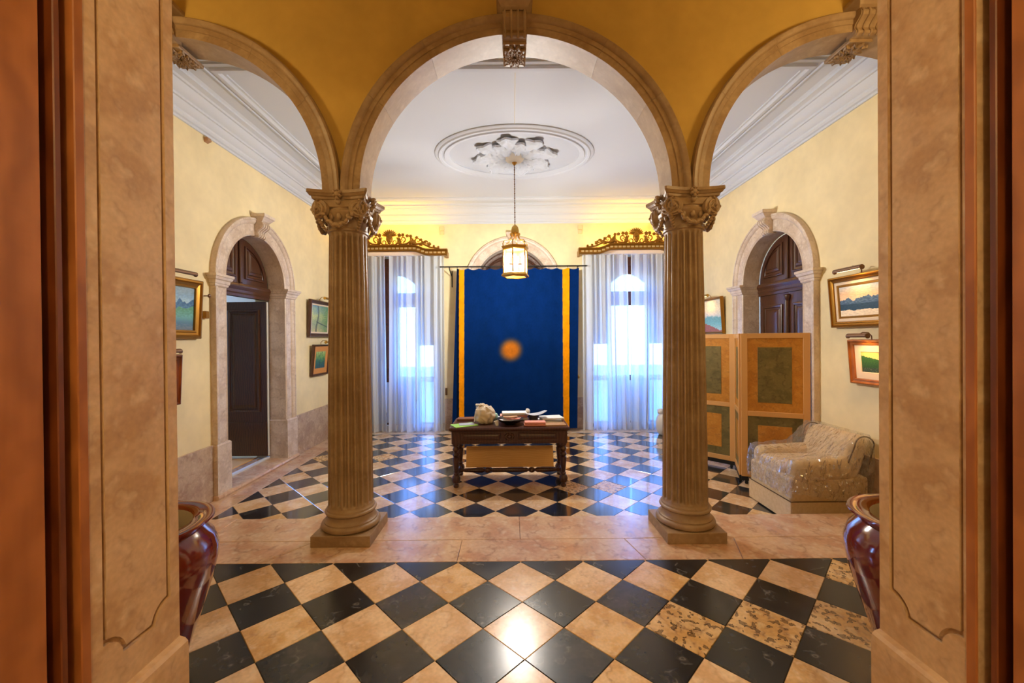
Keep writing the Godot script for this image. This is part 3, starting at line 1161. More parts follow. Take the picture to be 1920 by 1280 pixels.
func fan_panel(st: SurfaceTool, xf: Transform3D, s: float, r: float) -> void:
	var rim := []
	var a1 := asin(0.07 / r)
	var a2 := acos(0.085 / r)
	rim.append(Vector2(0.085, 0.07))
	for i in 11:
		var a := lerpf(a1, a2, i / 10.0)
		rim.append(Vector2(cos(a) * r, sin(a) * r))
	var c := Vector2.ZERO
	for p in rim:
		c += p / rim.size()
	var loops := []
	for q in [[1.0, 0.0], [0.97, 0.018], [0.90, 0.02], [0.86, 0.006], [0.80, 0.002], [0.74, 0.002], [0.70, 0.014], [0.58, 0.02], [0.54, 0.008], [0.50, 0.014]]:
		var l := []
		for p in rim:
			var v: Vector2 = c + (p - c) * q[0]
			l.append(xf * Vector3(s * v.x, v.y, q[1]))
		loops.append(l)
	loft(st, loops, -1, false, true)


func board_panel(st: SurfaceTool, xf: Transform3D, c: Vector2, w: float, h: float) -> void:
	rect_mould(st, xf * at(Vector3(c.x, c.y, 0)), w, h, [Vector2(0, -0.002), Vector2(0, 0.014), Vector2(0.012, 0.02), Vector2(0.03, 0.016), Vector2(0.036, 0.002), Vector2(0.05, -0.004), Vector2(0.06, 0.004), Vector2(0.075, 0.012), Vector2(0.10, 0.014)])
	facet(st, [xf * Vector3(c.x - w / 2 + 0.1, c.y - h / 2 + 0.1, 0.014), xf * Vector3(c.x + w / 2 - 0.1, c.y - h / 2 + 0.1, 0.014), xf * Vector3(c.x + w / 2 - 0.1, c.y + h / 2 - 0.1, 0.014), xf * Vector3(c.x - w / 2 + 0.1, c.y + h / 2 - 0.1, 0.014)], xf.basis.z)


func tympanum(o: Node3D, xf: Transform3D, r: float, m) -> void:
	var st := ST()
	var poly := [Vector2(-r, 0), Vector2(r, 0)]
	for i in range(1, 24):
		poly.append(Vector2(cos(PI * i / 24), sin(PI * i / 24)) * r)
	sweep(st, poly, [xf * at(Vector3(0, 0, -0.05)), xf])
	var t := put(st, "fanlight_board", m, o)
	for s in [-1.0, 1.0]:
		st = ST()
		fan_panel(st, xf, s, r * 0.86)
		put(st, "fan_panel", m, t)
	st = ST()
	box(st, Vector3(0, r / 2, 0.008), Vector3(0.05, r - 0.02, 0.03), 0.008, xf)
	put(st, "mullion", m, t)


func transom(o: Node3D, xf: Transform3D, hw: float, y0: float, y1: float, m) -> void:
	var st := ST()
	var h := y1 - y0
	var prof := [Vector2(-0.05, 0), Vector2(0.02, 0), Vector2(0.022, h * 0.2), Vector2(0.035, h * 0.3), Vector2(0.035, h * 0.5), Vector2(0.06, h * 0.72), Vector2(0.06, h * 0.86), Vector2(0.045, h), Vector2(-0.05, h)]
	var turn := Basis(Vector3(0, 0, 1), Vector3(0, 1, 0), Vector3(-1, 0, 0))
	sweep(st, prof, [xf * Transform3D(turn, Vector3(hw, y0, 0)), xf * Transform3D(turn, Vector3(-hw, y0, 0))])
	put(st, "transom", m, o)


func doors() -> void:
	var b := -0.15
	# open door on the wall with the paintings of trees
	var xl := Transform3D(Basis(Vector3(0, 0, -1), Vector3.UP, Vector3.RIGHT), V(-3.15, 0, 5.085))
	var d1 := setting("door_1", "open dark wooden door in a round-headed pale stone surround", "door")
	architrave(d1, xl, 0.578, b + 0.05, 0.43, 2.23, M.stone_trim)
	var xi := xl * at(Vector3(0, 0, -0.21))
	tympanum(d1, xi * at(Vector3(0, 2.23, 0)), 0.577, M.wood_dark)
	transom(d1, xi, 0.577, 2.07, 2.23, M.wood_dark)
	var st := ST()
	# sill with a rounded nosing
	var fr := [V(-3.15, b, 4.27), V(-3.15, b, 5.90)]
	var prof := [Vector2(-0.40, -0.02), Vector2(0.055, -0.02), Vector2(0.078, 0.006), Vector2(0.086, 0.024), Vector2(0.078, 0.044), Vector2(0.06, 0.05), Vector2(-0.40, 0.05)]
	var fs := []
	for p in fr:
		fs.append(Transform3D(Basis(Vector3.RIGHT, Vector3.UP, Vector3(0, 0, 1)), p))
	sweep(st, prof, fs)
	put(st, "sill", M.stone_pink, d1)
	st = ST()
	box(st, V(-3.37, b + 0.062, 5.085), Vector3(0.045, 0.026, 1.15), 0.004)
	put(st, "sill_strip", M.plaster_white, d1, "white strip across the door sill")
	# the leaf, swung back into the side room
	var lf := Transform3D(Basis(), V(-3.70, 0, 5.60))
	st = ST()
	box(st, Vector3(0, 1.0, -0.022), Vector3(0.70, 2.11, 0.044), 0.003, lf)
	var leaf_ := put(st, "door_leaf", M.wood_dark, d1)
	st = ST()
	board_panel(st, lf, Vector2(0.045, 1.25), 0.44, 1.4)
	put(st, "leaf_panel", M.wood_dark, leaf_)
	st = ST()
	box(st, Vector3(0, 0.18, 0.004), Vector3(0.69, 0.46, 0.012), 0.003, lf)
	put(st, "kick_board", M.wood_dark, leaf_)
	st = ST()
	box(st, V(-3.343, 1.0, 5.615), Vector3(0.012, 2.1, 0.03), 0.002)
	put(st, "door_stop", M.window_paint, d1, "narrow white strip beside the hinges")
	# closed door behind the screen
	var xr := Transform3D(Basis(Vector3(0, 0, 1), Vector3.UP, Vector3.LEFT), V(3.24, 0, 5.085))
	var d2 := setting("door_2", "closed dark double door in a round-headed stone surround behind the screen", "door")
	architrave(d2, xr, 0.578, b, 0.43, 2.23, M.stone_trim)
	xi = xr * at(Vector3(0, 0, -0.21))
	tympanum(d2, xi * at(Vector3(0, 2.23, 0)), 0.577, M.wood_dark)
	transom(d2, xi, 0.577, 2.07, 2.23, M.wood_dark)
	for s in [-1.0, 1.0]:
		st = ST()
		box(st, Vector3(s * 0.288, 0.96, -0.025), Vector3(0.574, 2.22, 0.05), 0.003, xi)
		var lv := put(st, "door_leaf", M.wood_dark, d2)
		st = ST()
		board_panel(st, xi, Vector2(s * 0.30, 1.25), 0.40, 1.36)
		put(st, "leaf_panel", M.wood_dark, lv)
		st = ST()
		board_panel(st, xi, Vector2(s * 0.30, 0.2), 0.40, 0.5)
		put(st, "leaf_panel", M.wood_dark, lv)
	st = ST()
	var ast := [Vector2(-0.03, 0), Vector2(-0.028, 0.015), Vector2(-0.015, 0.03), Vector2(0, 0.036), Vector2(0.015, 0.03), Vector2(0.028, 0.015), Vector2(0.03, 0)]
	sweep(st, ast, [xi * Transform3D(Basis(Vector3(1, 0, 0), Vector3(0, 0, 1), Vector3(0, -1, 0)), Vector3(0, 1.98, 0)), xi * Transform3D(Basis(Vector3(1, 0, 0), Vector3(0, 0, 1), Vector3(0, -1, 0)), Vector3(0, b, 0))])
	lathe(st, [Vector2(0.0, 1.9), Vector2(0.03, 1.905), Vector2(0.03, 1.925), Vector2(0.022, 1.94), Vector2(0.045, 1.985), Vector2(0.05, 2.0), Vector2(0.05, 2.03), Vector2(0.03, 2.045), Vector2(0.0, 2.05)], 16, xi)
	put(st, "astragal", M.wood_dark, d2)
	# door behind the banner
	var xb := Transform3D(Basis(), V(0.036, 0, 7.55))
	var d3 := setting("door_3", "round-headed stone doorway half hidden behind the blue banner", "door")
	architrave(d3, xb, 0.67, b, 0.43, 2.517, M.stone_trim)
	xi = xb * at(Vector3(0, 0, -0.26))
	tympanum(d3, xi * at(Vector3(0, 2.517, 0)), 0.70, M.wood_dark)
	transom(d3, xi, 0.70, 2.36, 2.517, M.wood_dark)
	for s in [-1.0, 1.0]:
		st = ST()
		box(st, Vector3(s * 0.35, 1.1, -0.025), Vector3(0.696, 2.52, 0.05), 0.003, xi)
		put(st, "door_leaf", M.wood_dark, d3)


func pane(o: Node3D, xf: Transform3D, poly: Array) -> void:
	var st := ST()
	var pts := []
	for p in poly:
		pts.append(xf * v3(p))
	var c := Vector3.ZERO
	for p in pts:
		c += p / pts.size()
	for i in pts.size():
		facet(st, [c, pts[i], pts[(i + 1) % pts.size()]], xf.basis.z)
	put(st, "pane", M.glass, o)


func windows() -> void:
	var b := -0.15
	for k in 2:
		var s := -1.0 if k == 0 else 1.0
		var c := -2.13 if k == 0 else 2.22
		var w := setting("window_%d" % (k + 1), "tall glazed garden door behind the sheer curtains beside the " + ("open door wall" if k == 0 else "folding screen wall"), "window")
		var xf := at(V(c, 0, 7.55))
		var st := ST()
		rect_mould(st, xf * at(Vector3(0, 1.505, 0)), 1.66, 3.36, [Vector2(0, 0), Vector2(0, 0.04), Vector2(0.02, 0.048), Vector2(0.03, 0.03), Vector2(0.12, 0.026), Vector2(0.13, 0.0)])
		put(st, "surround", M.window_paint, w)
		# timber frame: two outer posts, two inner posts, head, rails
		var xg := xf * at(Vector3(0, 0, -0.22))
		var m = M.wood_frame
		for q in [[Vector3(-0.69, 1.45, 0), Vector3(0.06, 3.2, 0.07)], [Vector3(0.69, 1.45, 0), Vector3(0.06, 3.2, 0.07)], [Vector3(-0.36, 1.45, 0), Vector3(0.07, 3.2, 0.06)], [Vector3(0.36, 1.45, 0), Vector3(0.07, 3.2, 0.06)], [Vector3(0, 2.97, 0), Vector3(1.44, 0.16, 0.07)], [Vector3(0, 2.27, 0), Vector3(1.4, 0.27, 0.05)], [Vector3(0, 0.77, 0), Vector3(1.4, 0.1, 0.05)], [Vector3(0, -0.1, 0), Vector3(1.4, 0.1, 0.06)]]:
			st = ST()
			box(st, q[0], q[1], 0.004, xg)
			put(st, "frame_rail", m, w)
		# spandrel over the arched light
		st = ST()
		var arc := []
		for i in 13:
			var t := float(i) / 12
			arc.append(Vector2(-0.325 + 0.65 * t, 2.56 + 0.17 * sin(PI * t)))
		for i in 12:
			facet(st, [xg * v3(arc[i], 0.02), xg * v3(arc[i + 1], 0.02), xg * Vector3(arc[i + 1].x, 2.9, 0.02), xg * Vector3(arc[i].x, 2.9, 0.02)], xg.basis.z)
			facet(st, [xg * v3(arc[i], -0.02), xg * v3(arc[i + 1], -0.02), xg * Vector3(arc[i + 1].x, 2.9, -0.02), xg * Vector3(arc[i].x, 2.9, -0.02)], -xg.basis.z)
			facet(st, [xg * v3(arc[i], 0.02), xg * v3(arc[i + 1], 0.02), xg * v3(arc[i + 1], -0.02), xg * v3(arc[i], -0.02)], Vector3.DOWN, 2)
		put(st, "arched_head", m, w)
		pane(w, xg, [Vector2(-0.33, 2.4), Vector2(0.33, 2.4), Vector2(0.33, 2.75), Vector2(-0.33, 2.75)])
		pane(w, xg, [Vector2(-0.33, 0.82), Vector2(0.33, 0.82), Vector2(0.33, 2.14), Vector2(-0.33, 2.14)])
		st = ST()
		box(st, Vector3(0, 0.34, 0), Vector3(0.65, 0.78, 0.03), 0.0, xg)
		put(st, "bottom_panel", M.window_paint, w)
		st = ST()
		box(st, Vector3(0, 1.48, 0), Vector3(0.022, 1.34, 0.03), 0.0, xg)
		put(st, "glazing_bar", m, w)
		for t in [-1.0, 1.0]:
			if k == 1 or t > 0.0:
				pane(w, xg, [Vector2(t * 0.66, 0.82), Vector2(t * 0.39, 0.82), Vector2(t * 0.39, 1.42), Vector2(t * 0.66, 1.42)])
				pane(w, xg, [Vector2(t * 0.66, -0.05), Vector2(t * 0.39, -0.05), Vector2(t * 0.39, 0.72), Vector2(t * 0.66, 0.72)])
			for q in [[1.78, 0.74], [2.65, 0.5]] if k == 1 or t > 0.0 else [[0.335, 0.78], [1.48, 1.34], [2.65, 0.5]]:
				st = ST()
				box(st, Vector3(t * 0.525, q[0], 0), Vector3(0.27, q[1], 0.03), 0.0, xg)
				put(st, "side_board", m, w)
		if k == 0:
			# inner shutter closed over half of the glazed leaf
			st = ST()
			box(st, Vector3(-0.17, 1.80, 0.05), Vector3(0.33, 2.0, 0.03), 0.004, xg)
			var sh := put(st, "shutter", m, w)
			for q in [[1.2, 0.6], [2.2, 0.9]]:
				st = ST()
				board_panel(st, xg * at(Vector3(0, 0, 0.065)), Vector2(-0.17, q[0]), 0.26, q[1])
				put(st, "shutter_panel", m, sh)
		curtains(k, c)
		pelmet(k, c)


func curtains(k: int, c: float) -> void:
	var where := "beside the open door wall" if k == 0 else "beside the folding screen wall"
	var gap := -2.245 if k == 0 else 2.135
	var ends := [c - 0.94, c + 0.93] if k == 0 else [c - 0.93, c + 0.94]
	for side in 2:
		var x0: float = ends[0] if side == 0 else gap + 0.035
		var x1: float = gap - 0.035 if side == 0 else ends[1]
		var which := "towards the wall corner" if (side == 0) == (k == 0) else "towards the blue banner"
		var t := thing("sheer_curtain", "white sheer curtain hanging %s at the window %s" % [which, where], "curtain", V((x0 + x1) / 2, -0.14, 7.40), 0.0, "sheer curtains")
		var ph := rng.randf() * 9.0
		var w := x1 - x0
		var n := int(w * 9.0)
		var inward := 1.0 if side == 0 else -1.0
		var shape := func(u: float, v: float) -> Vector3:
			var y := 3.17 * v
			var spread := 1.0
			var warped := u + 0.03 * sin(u * 17.0 + ph) + 0.012 * sin(u * 41.0 + ph * 2)
			var a := 0.034 + 0.026 * (1.0 - v)
			var wob := sin(ph + v * 2.2 + u * 5.0) * 0.4 * (1.0 - v)
			var z := a * sin(warped * n * TAU + wob) + a * 0.5 * sin(warped * n * 2.3 * TAU + ph + wob * 2.0)
			var x := (u - 0.5) * w * spread + 0.018 * cos(warped * n * TAU + wob) + inward * 0.028 * pow(1.0 - v, 1.2) * (u if side == 0 else 1.0 - u)
			return Vector3(x, y, z)
		var st := ST()
		grid_sheet(st, maxi(40, int(w * 130)), 14, func(u, v): return shape.call(u, lerpf(0.042, 1.0, v)), Vector3(0, 0, 1))
		put(st, "cloth", M.sheer, t)
		st = ST()
		grid_sheet(st, maxi(40, int(w * 130)), 2, func(u, v): return shape.call(u, 0.042 * v), Vector3(0, 0, 1))
		put(st, "hem", M.sheer_hem, t)


func spiral_pts(c: Vector2, r: float, a0: float, turns: float, z: float, shrink := 0.8) -> Array:
	var out := []
	for i in 19:
		var t := i / 18.0
		var rr := r * (1.0 - shrink * t)
		out.append(Vector3(c.x + cos(a0 + turns * TAU * t) * rr, c.y + sin(a0 + turns * TAU * t) * rr, z))
	return out


func pelmet(k: int, c: float) -> void:
	var t := thing("pelmet", "carved gilt pelmet crowning the window " + ("beside the open door wall" if k == 0 else "beside the folding screen wall"), "pelmet", V(c, 3.0, 7.22), 0.0, "gilt pelmets")
	var m = M.gilt
	# rail, raised in the middle
	var lift := func(x: float) -> float:
		return 0.075 * (1.0 - smoothstep(0.42, 0.68, absf(x)))
	var st := ST()
	var fr := []
	var prof := [Vector2(-0.05, 0.0), Vector2(0.03, 0.0), Vector2(0.04, 0.012), Vector2(0.034, 0.024), Vector2(0.026, 0.028), Vector2(0.026, 0.072), Vector2(0.036, 0.078), Vector2(0.052, 0.094), Vector2(0.055, 0.106), Vector2(0.04, 0.114), Vector2(-0.05, 0.114)]
	for i in 41:
		var x := lerpf(-0.99, 0.99, i / 40.0)
		fr.append(Transform3D(Basis(Vector3(0, 0, 1), Vector3(0, 1, 0), Vector3(-1, 0, 0)), Vector3(x, lift.call(x), 0)))
	sweep(st, prof, fr, true, false, true, 30.0)
	var rail := put(st, "rail", m, t)
	for s in [-1.0, 1.0]:
		st = ST()
		var ef := []
		for q in [[0.0, 0.0], [0.03, 0.0]]:
			ef.append(Transform3D(Basis(Vector3(0, 0, 1), Vector3(0, 1, 0), Vector3(-s, 0, 0)) * Basis.from_scale(Vector3(1.0 + q[0] * 9, 1.0 + q[0] * 5, 1.0)), Vector3(s * (0.99 + q[0]), -q[0] * 0.6, 0)))
		sweep(st, prof, ef)
		put(st, "rail_end", m, rail)
		st = ST()
		box(st, Vector3(s * 0.98, 0.06, -0.16), Vector3(0.03, 0.1, 0.3), 0.004)
		put(st, "return", m, rail)
	var dent := ST()
	box(dent, Vector3.ZERO, Vector3(0.05, 0.03, 0.012), 0.003)
	var dm := mesh_of(dent, M.gilt_pale)
	for i in 27:
		var x := lerpf(-0.95, 0.95, i / 26.0)
		inst(dm, "bead", rail).position = Vector3(x, 0.05 + lift.call(x), 0.029)
	# crest: central mask and shell
	st = ST()
	ellipsoid(st, at(Vector3(0, 0.30, 0.01)), Vector3(0.06, 0.085, 0.035), 12, 8)
	ellipsoid(st, at(Vector3(0, 0.235, 0.014)), Vector3(0.034, 0.04, 0.03), 10, 6)
	ellipsoid(st, at(Vector3(-0.028, 0.305, 0.04)), Vector3(0.012, 0.009, 0.008), 6, 4)
	ellipsoid(st, at(Vector3(0.028, 0.305, 0.04)), Vector3(0.012, 0.009, 0.008), 6, 4)
	ellipsoid(st, at(Vector3(0, 0.285, 0.045)), Vector3(0.01, 0.022, 0.012), 6, 4)
	put(st, "mask", m, t)
	st = ST()
	for i in 11:
		var a := PI * (i + 0.5) / 11
		ellipsoid(st, Transform3D(Basis(Vector3(0, 0, 1), a - PI / 2), Vector3(cos(a) * 0.078, 0.345 + sin(a) * 0.062, 0.0)), Vector3(0.017, 0.06, 0.018), 6, 5)
	put(st, "shell", m, t)
	for s in [-1.0, 1.0]:
		var sx := Transform3D(Basis.from_scale(Vector3(s, 1, 1)), Vector3.ZERO)
		var run := func(pts: Array, r: float, called: String, taper := true):
			var q := []
			var sc := []
			for i in pts.size():
				q.append(sx * pts[i])
				sc.append(1.0 - (0.6 * i / pts.size() if taper else 0.0))
			var s2 := ST()
			tube(s2, q, r, 6, sc, Vector3(0, 0, 1))
			put(s2, called, m, t)
		# scrolls from the rail up to the flowers
		run.call(spiral_pts(Vector2(0.10, 0.235), 0.05, -PI / 2, -0.9, 0.01), 0.013, "scroll")
		run.call([Vector3(0.03, 0.2, 0.01), Vector3(0.07, 0.185, 0.015), Vector3(0.11, 0.195, 0.012), Vector3(0.15, 0.23, 0.008), Vector3(0.155, 0.28, 0.006), Vector3(0.135, 0.32, 0.004)], 0.016, "scroll", false)
		run.call([Vector3(0.15, 0.23, 0.01), Vector3(0.22, 0.2, 0.01), Vector3(0.30, 0.205, 0.01), Vector3(0.37, 0.25, 0.008), Vector3(0.385, 0.31, 0.006), Vector3(0.36, 0.35, 0.004)], 0.018, "scroll", false)
		run.call(spiral_pts(Vector2(0.235, 0.29), 0.055, -PI / 2, 1.1, 0.0), 0.014, "scroll")
		run.call([Vector3(0.38, 0.23, 0.01), Vector3(0.47, 0.2, 0.012), Vector3(0.55, 0.21, 0.01), Vector3(0.62, 0.19, 0.008), Vector3(0.70, 0.15, 0.006), Vector3(0.80, 0.135, 0.004), Vector3(0.88, 0.13, 0.004)], 0.022, "scroll")
		run.call(spiral_pts(Vector2(0.50, 0.265), 0.06, -PI / 2, -1.2, 0.0), 0.015, "scroll")
		run.call(spiral_pts(Vector2(0.645, 0.225), 0.045, PI, -1.1, 0.0), 0.013, "scroll")
		# flowers
		for q in [[0.175, 0.36, 0.034], [0.235, 0.365, 0.03], [0.315, 0.35, 0.03], [0.375, 0.345, 0.028], [0.48, 0.315, 0.03], [0.555, 0.275, 0.028], [0.70, 0.2, 0.036], [0.78, 0.165, 0.022], [0.86, 0.15, 0.02]]:
			st = ST()
			for i in 5:
				var a: float = TAU * i / 5 + q[0] * 9
				ellipsoid(st, at(Vector3(s * q[0] + cos(a) * q[2] * 0.62, q[1] + sin(a) * q[2] * 0.62, 0.008)), Vector3(q[2] * 0.5, q[2] * 0.5, 0.014), 6, 4)
			ellipsoid(st, at(Vector3(s * q[0], q[1], 0.018)), Vector3(q[2] * 0.32, q[2] * 0.32, 0.014), 6, 4)
			put(st, "flower", m, t)
		# leaves
		for q in [[0.20, 0.185, 0.2, 0.16, 0.035], [0.34, 0.2, -0.9, 0.15, 0.04], [0.43, 0.235, 0.5, 0.13, 0.035], [0.52, 0.2, -1.1, 0.16, 0.04], [0.60, 0.2, 0.4, 0.09, 0.025], [0.09, 0.19, 1.1, 0.07, 0.022]]:
			st = ST()
			leaf(st, Transform3D(Basis.from_scale(Vector3(s, 1, 1)), Vector3.ZERO) * Transform3D(Basis(Vector3(0, 0, 1), q[2]), Vector3(q[0], q[1] - 0.02, 0.004)), q[3], q[4], 0.018, 4)
			put(st, "leaf", m, t)
	# strip lamp lying behind the crest
	var lamp := thing("strip_lamp", "warm strip lamp hidden behind the crest of the pelmet " + ("beside the open door wall" if k == 0 else "beside the folding screen wall"), "lamp", V(c, 3.13, 7.34), 0.0, "strip lamps on the pelmets")
	st = ST()
	box(st, Vector3(0, -0.012, 0), Vector3(1.5, 0.024, 0.06), 0.004)
	put(st, "housing", M.black_iron, lamp)
	st = ST()
	box(st, Vector3(0, 0.006, 0), Vector3(1.46, 0.012, 0.03), 0.002)
	put(st, "lamp_tube", M.warm_bulb, lamp)
	var l := AreaLight3D.new()
	l.name = "strip_light"
	l.area_size = Vector2(1.46, 0.04)
	l.light_color = Color(1.0, 0.75, 0.2)
	l.light_energy = 1.25
	l.area_range = 14.0
	l.area_attenuation = 2.0
	l.shadow_enabled = true
	lamp.add_child(l)
	l.position = Vector3(0, 0.016, 0)
	l.rotation.x = PI / 2


# the doorway the view is taken through
func doorway() -> void:
	var dw := setting("door_4", "open double wooden doors in the panelled marble doorway", "door")
	var m = M.stone_jamb
	for k in 2:
		var s := -1.0 if k == 0 else 1.0
		var x := -0.982 if k == 0 else 1.08
		var st := ST()
		# jamb block with a sunk panel whose lower corners are notched with curves
		var xf := Transform3D(Basis(Vector3(0, 0, s), Vector3.UP, Vector3(-s, 0, 0)), V(x, 0, 1.0725))
		# local u runs along the depth, v up, z into the opening; panel outline
		var hu := 0.1275
		var v0 := 0.735
		var v1 := 3.05
		var nt := 0.05
		var out := []
		for e in [[1, 1], [-1, 1], [-1, -1], [1, -1]]:
			var cxx: float = e[0] * (hu - 0.031)
			var cyy: float = v1 if e[1] > 0 else v0
			for i in 7:
				var a := i / 6.0 * PI / 2
				var p := Vector2(cos(a), sin(a)) * nt
				var order := [Vector2(-p.y, -p.x), Vector2(p.x, -p.y), Vector2(p.y, p.x), Vector2(-p.x, p.y)]
				var idx := {Vector2(1, 1): 0, Vector2(-1, 1): 1, Vector2(-1, -1): 2, Vector2(1, -1): 3}[Vector2(e[0], e[1])] as int
				var o: Vector2 = order[idx]
				out.append(Vector2(cxx + o.x, cyy + o.y))
		var c := Vector2(0, (v0 + v1) / 2)
		var hole := PackedVector2Array(out)
		var n := out.size()
		# solid jamb: outline triangulated with the block as ring
		var halves := [PackedVector2Array([Vector2(-hu, 0.6), Vector2(0, 0.6), Vector2(0, 3.3), Vector2(-hu, 3.3)]), PackedVector2Array([Vector2(0, 0.6), Vector2(hu, 0.6), Vector2(hu, 3.3), Vector2(0, 3.3)])]
		for hf in halves:
			for piece in Geometry2D.clip_polygons(hf, hole):
				var tri := Geometry2D.triangulate_polygon(piece)
				for i in range(0, tri.size(), 3):
					facet(st, [xf * v3(piece[tri[i]]), xf * v3(piece[tri[i + 1]]), xf * v3(piece[tri[i + 2]])], xf.basis.z)
		for i in n:
			var j := (i + 1) % n
			var mid: Vector2 = (out[i] + out[j]) / 2
			facet(st, [xf * v3(out[i]), xf * v3(out[j]), xf * v3(out[j], -0.013), xf * v3(out[i], -0.013)], xf.basis * v3(c - mid), 7)
		for e in [-hu, hu]:
			facet(st, [xf * Vector3(e, 0.6, 0), xf * Vector3(e, 3.3, 0), xf * Vector3(e, 3.3, -0.1), xf * Vector3(e, 0.6, -0.1)], xf.basis * Vector3(e, 0, 0))
		var jamb := put(st, "jamb", m, dw)
		st = ST()
		var tri2 := Geometry2D.triangulate_polygon(hole)
		for i in range(0, tri2.size(), 3):
			facet(st, [xf * v3(out[tri2[i]], -0.013), xf * v3(out[tri2[i + 1]], -0.013), xf * v3(out[tri2[i + 2]], -0.013)], xf.basis.z)
		put(st, "sunk_panel", m, jamb)
		# plate inside the channel
		for plate in Geometry2D.offset_polygon(hole, -0.011):
			st = ST()
			var tp := Geometry2D.triangulate_polygon(plate)
			for i in range(0, tp.size(), 3):
				facet(st, [xf * v3(plate[tp[i]], -0.002), xf * v3(plate[tp[i + 1]], -0.002), xf * v3(plate[tp[i + 2]], -0.002)], xf.basis.z)
			for i in plate.size():
				var e1: Vector2 = plate[i]
				var e2: Vector2 = plate[(i + 1) % plate.size()]
				facet(st, [xf * v3(e1, -0.002), xf * v3(e2, -0.002), xf * v3(e2, -0.014), xf * v3(e1, -0.014)], xf.basis * v3((e1 + e2) / 2 - c))
			put(st, "panel_plate", m, jamb)
		# base block
		st = ST()
		var loops := []
		for q in [[0.0, 0.026], [0.62, 0.026], [0.636, 0.024], [0.645, 0.016], [0.65, 0.0]]:
			var l := []
			for t in [[-hu, -0.1], [hu + 0.012, -0.1], [hu + 0.012, 1.0], [-hu, 1.0]]:
				l.append(xf * Vector3(t[0] if k == 1 else -t[0], q[0], q[1] if t[1] > 0 else -0.1))
			loops.append(l)
		loft(st, loops, -1)
		put(st, "base_block", m, dw)
		# timber frame towards the camera; last strip is the gap's darkness, painted black
		var far := 1.0 if k == 0 else 1.024
		for q in [[0.935, 0.022, 0.004, "wood_door"], [0.9125, 0.025, -0.035, "wood_frame"], [0.893, 0.014, 0.0, "wood_frame"], [0.876, 0.02, -0.05, "black_iron"]]:
			st = ST()
			box(st, V(x - s * q[2] + s * 0.06, 1.65, q[0] * far), Vector3(0.12, 3.3, q[1] * far), 0.002)
			put(st, "door_frame_and_gap", M[q[3]], dw)
		# leaf folded back along the passage
		st = ST()
		box(st, V(x + s * 0.03, 1.6, 0.866 * far - 0.465), Vector3(0.05, 3.16, 0.93), 0.004)
		var lf := put(st, "door_leaf", M.wood_door, dw)
		var lx := Transform3D(Basis(Vector3(0, 0, s), Vector3.UP, Vector3(-s, 0, 0)), V(x + s * 0.005, 0, 0.866 * far - 0.465))
		for q in [[0.55, 0.75], [2.15, 1.7]]:
			st = ST()
			board_panel(st, lx, Vector2(0, q[0]), 0.6, q[1])
			put(st, "leaf_panel", M.wood_door, lf)
	var st5 := ST()
	box(st5, V(0.05, 3.2, 1.0725), Vector3(2.3, 0.2, 0.25), 0.004)
	put(st5, "lintel", m, dw)


# ---------------------------------------------------------------- things
func omni(parent: Node3D, p: Vector3, col: Color, energy: float, size: float) -> void:
	var l := OmniLight3D.new()
	l.name = "glow"
	l.light_color = col
	l.light_energy = energy
	l.light_size = size
	l.omni_range = 20.0
	l.omni_attenuation = 2.0
	l.shadow_enabled = true
	parent.add_child(l, true)
	l.position = p


func hex(r: float, y: float, ph: float) -> Array:
	var out := []
	for i in 6:
		out.append(Vector3(cos(ph + TAU * i / 6) * r, y, sin(ph + TAU * i / 6) * r))
	return out


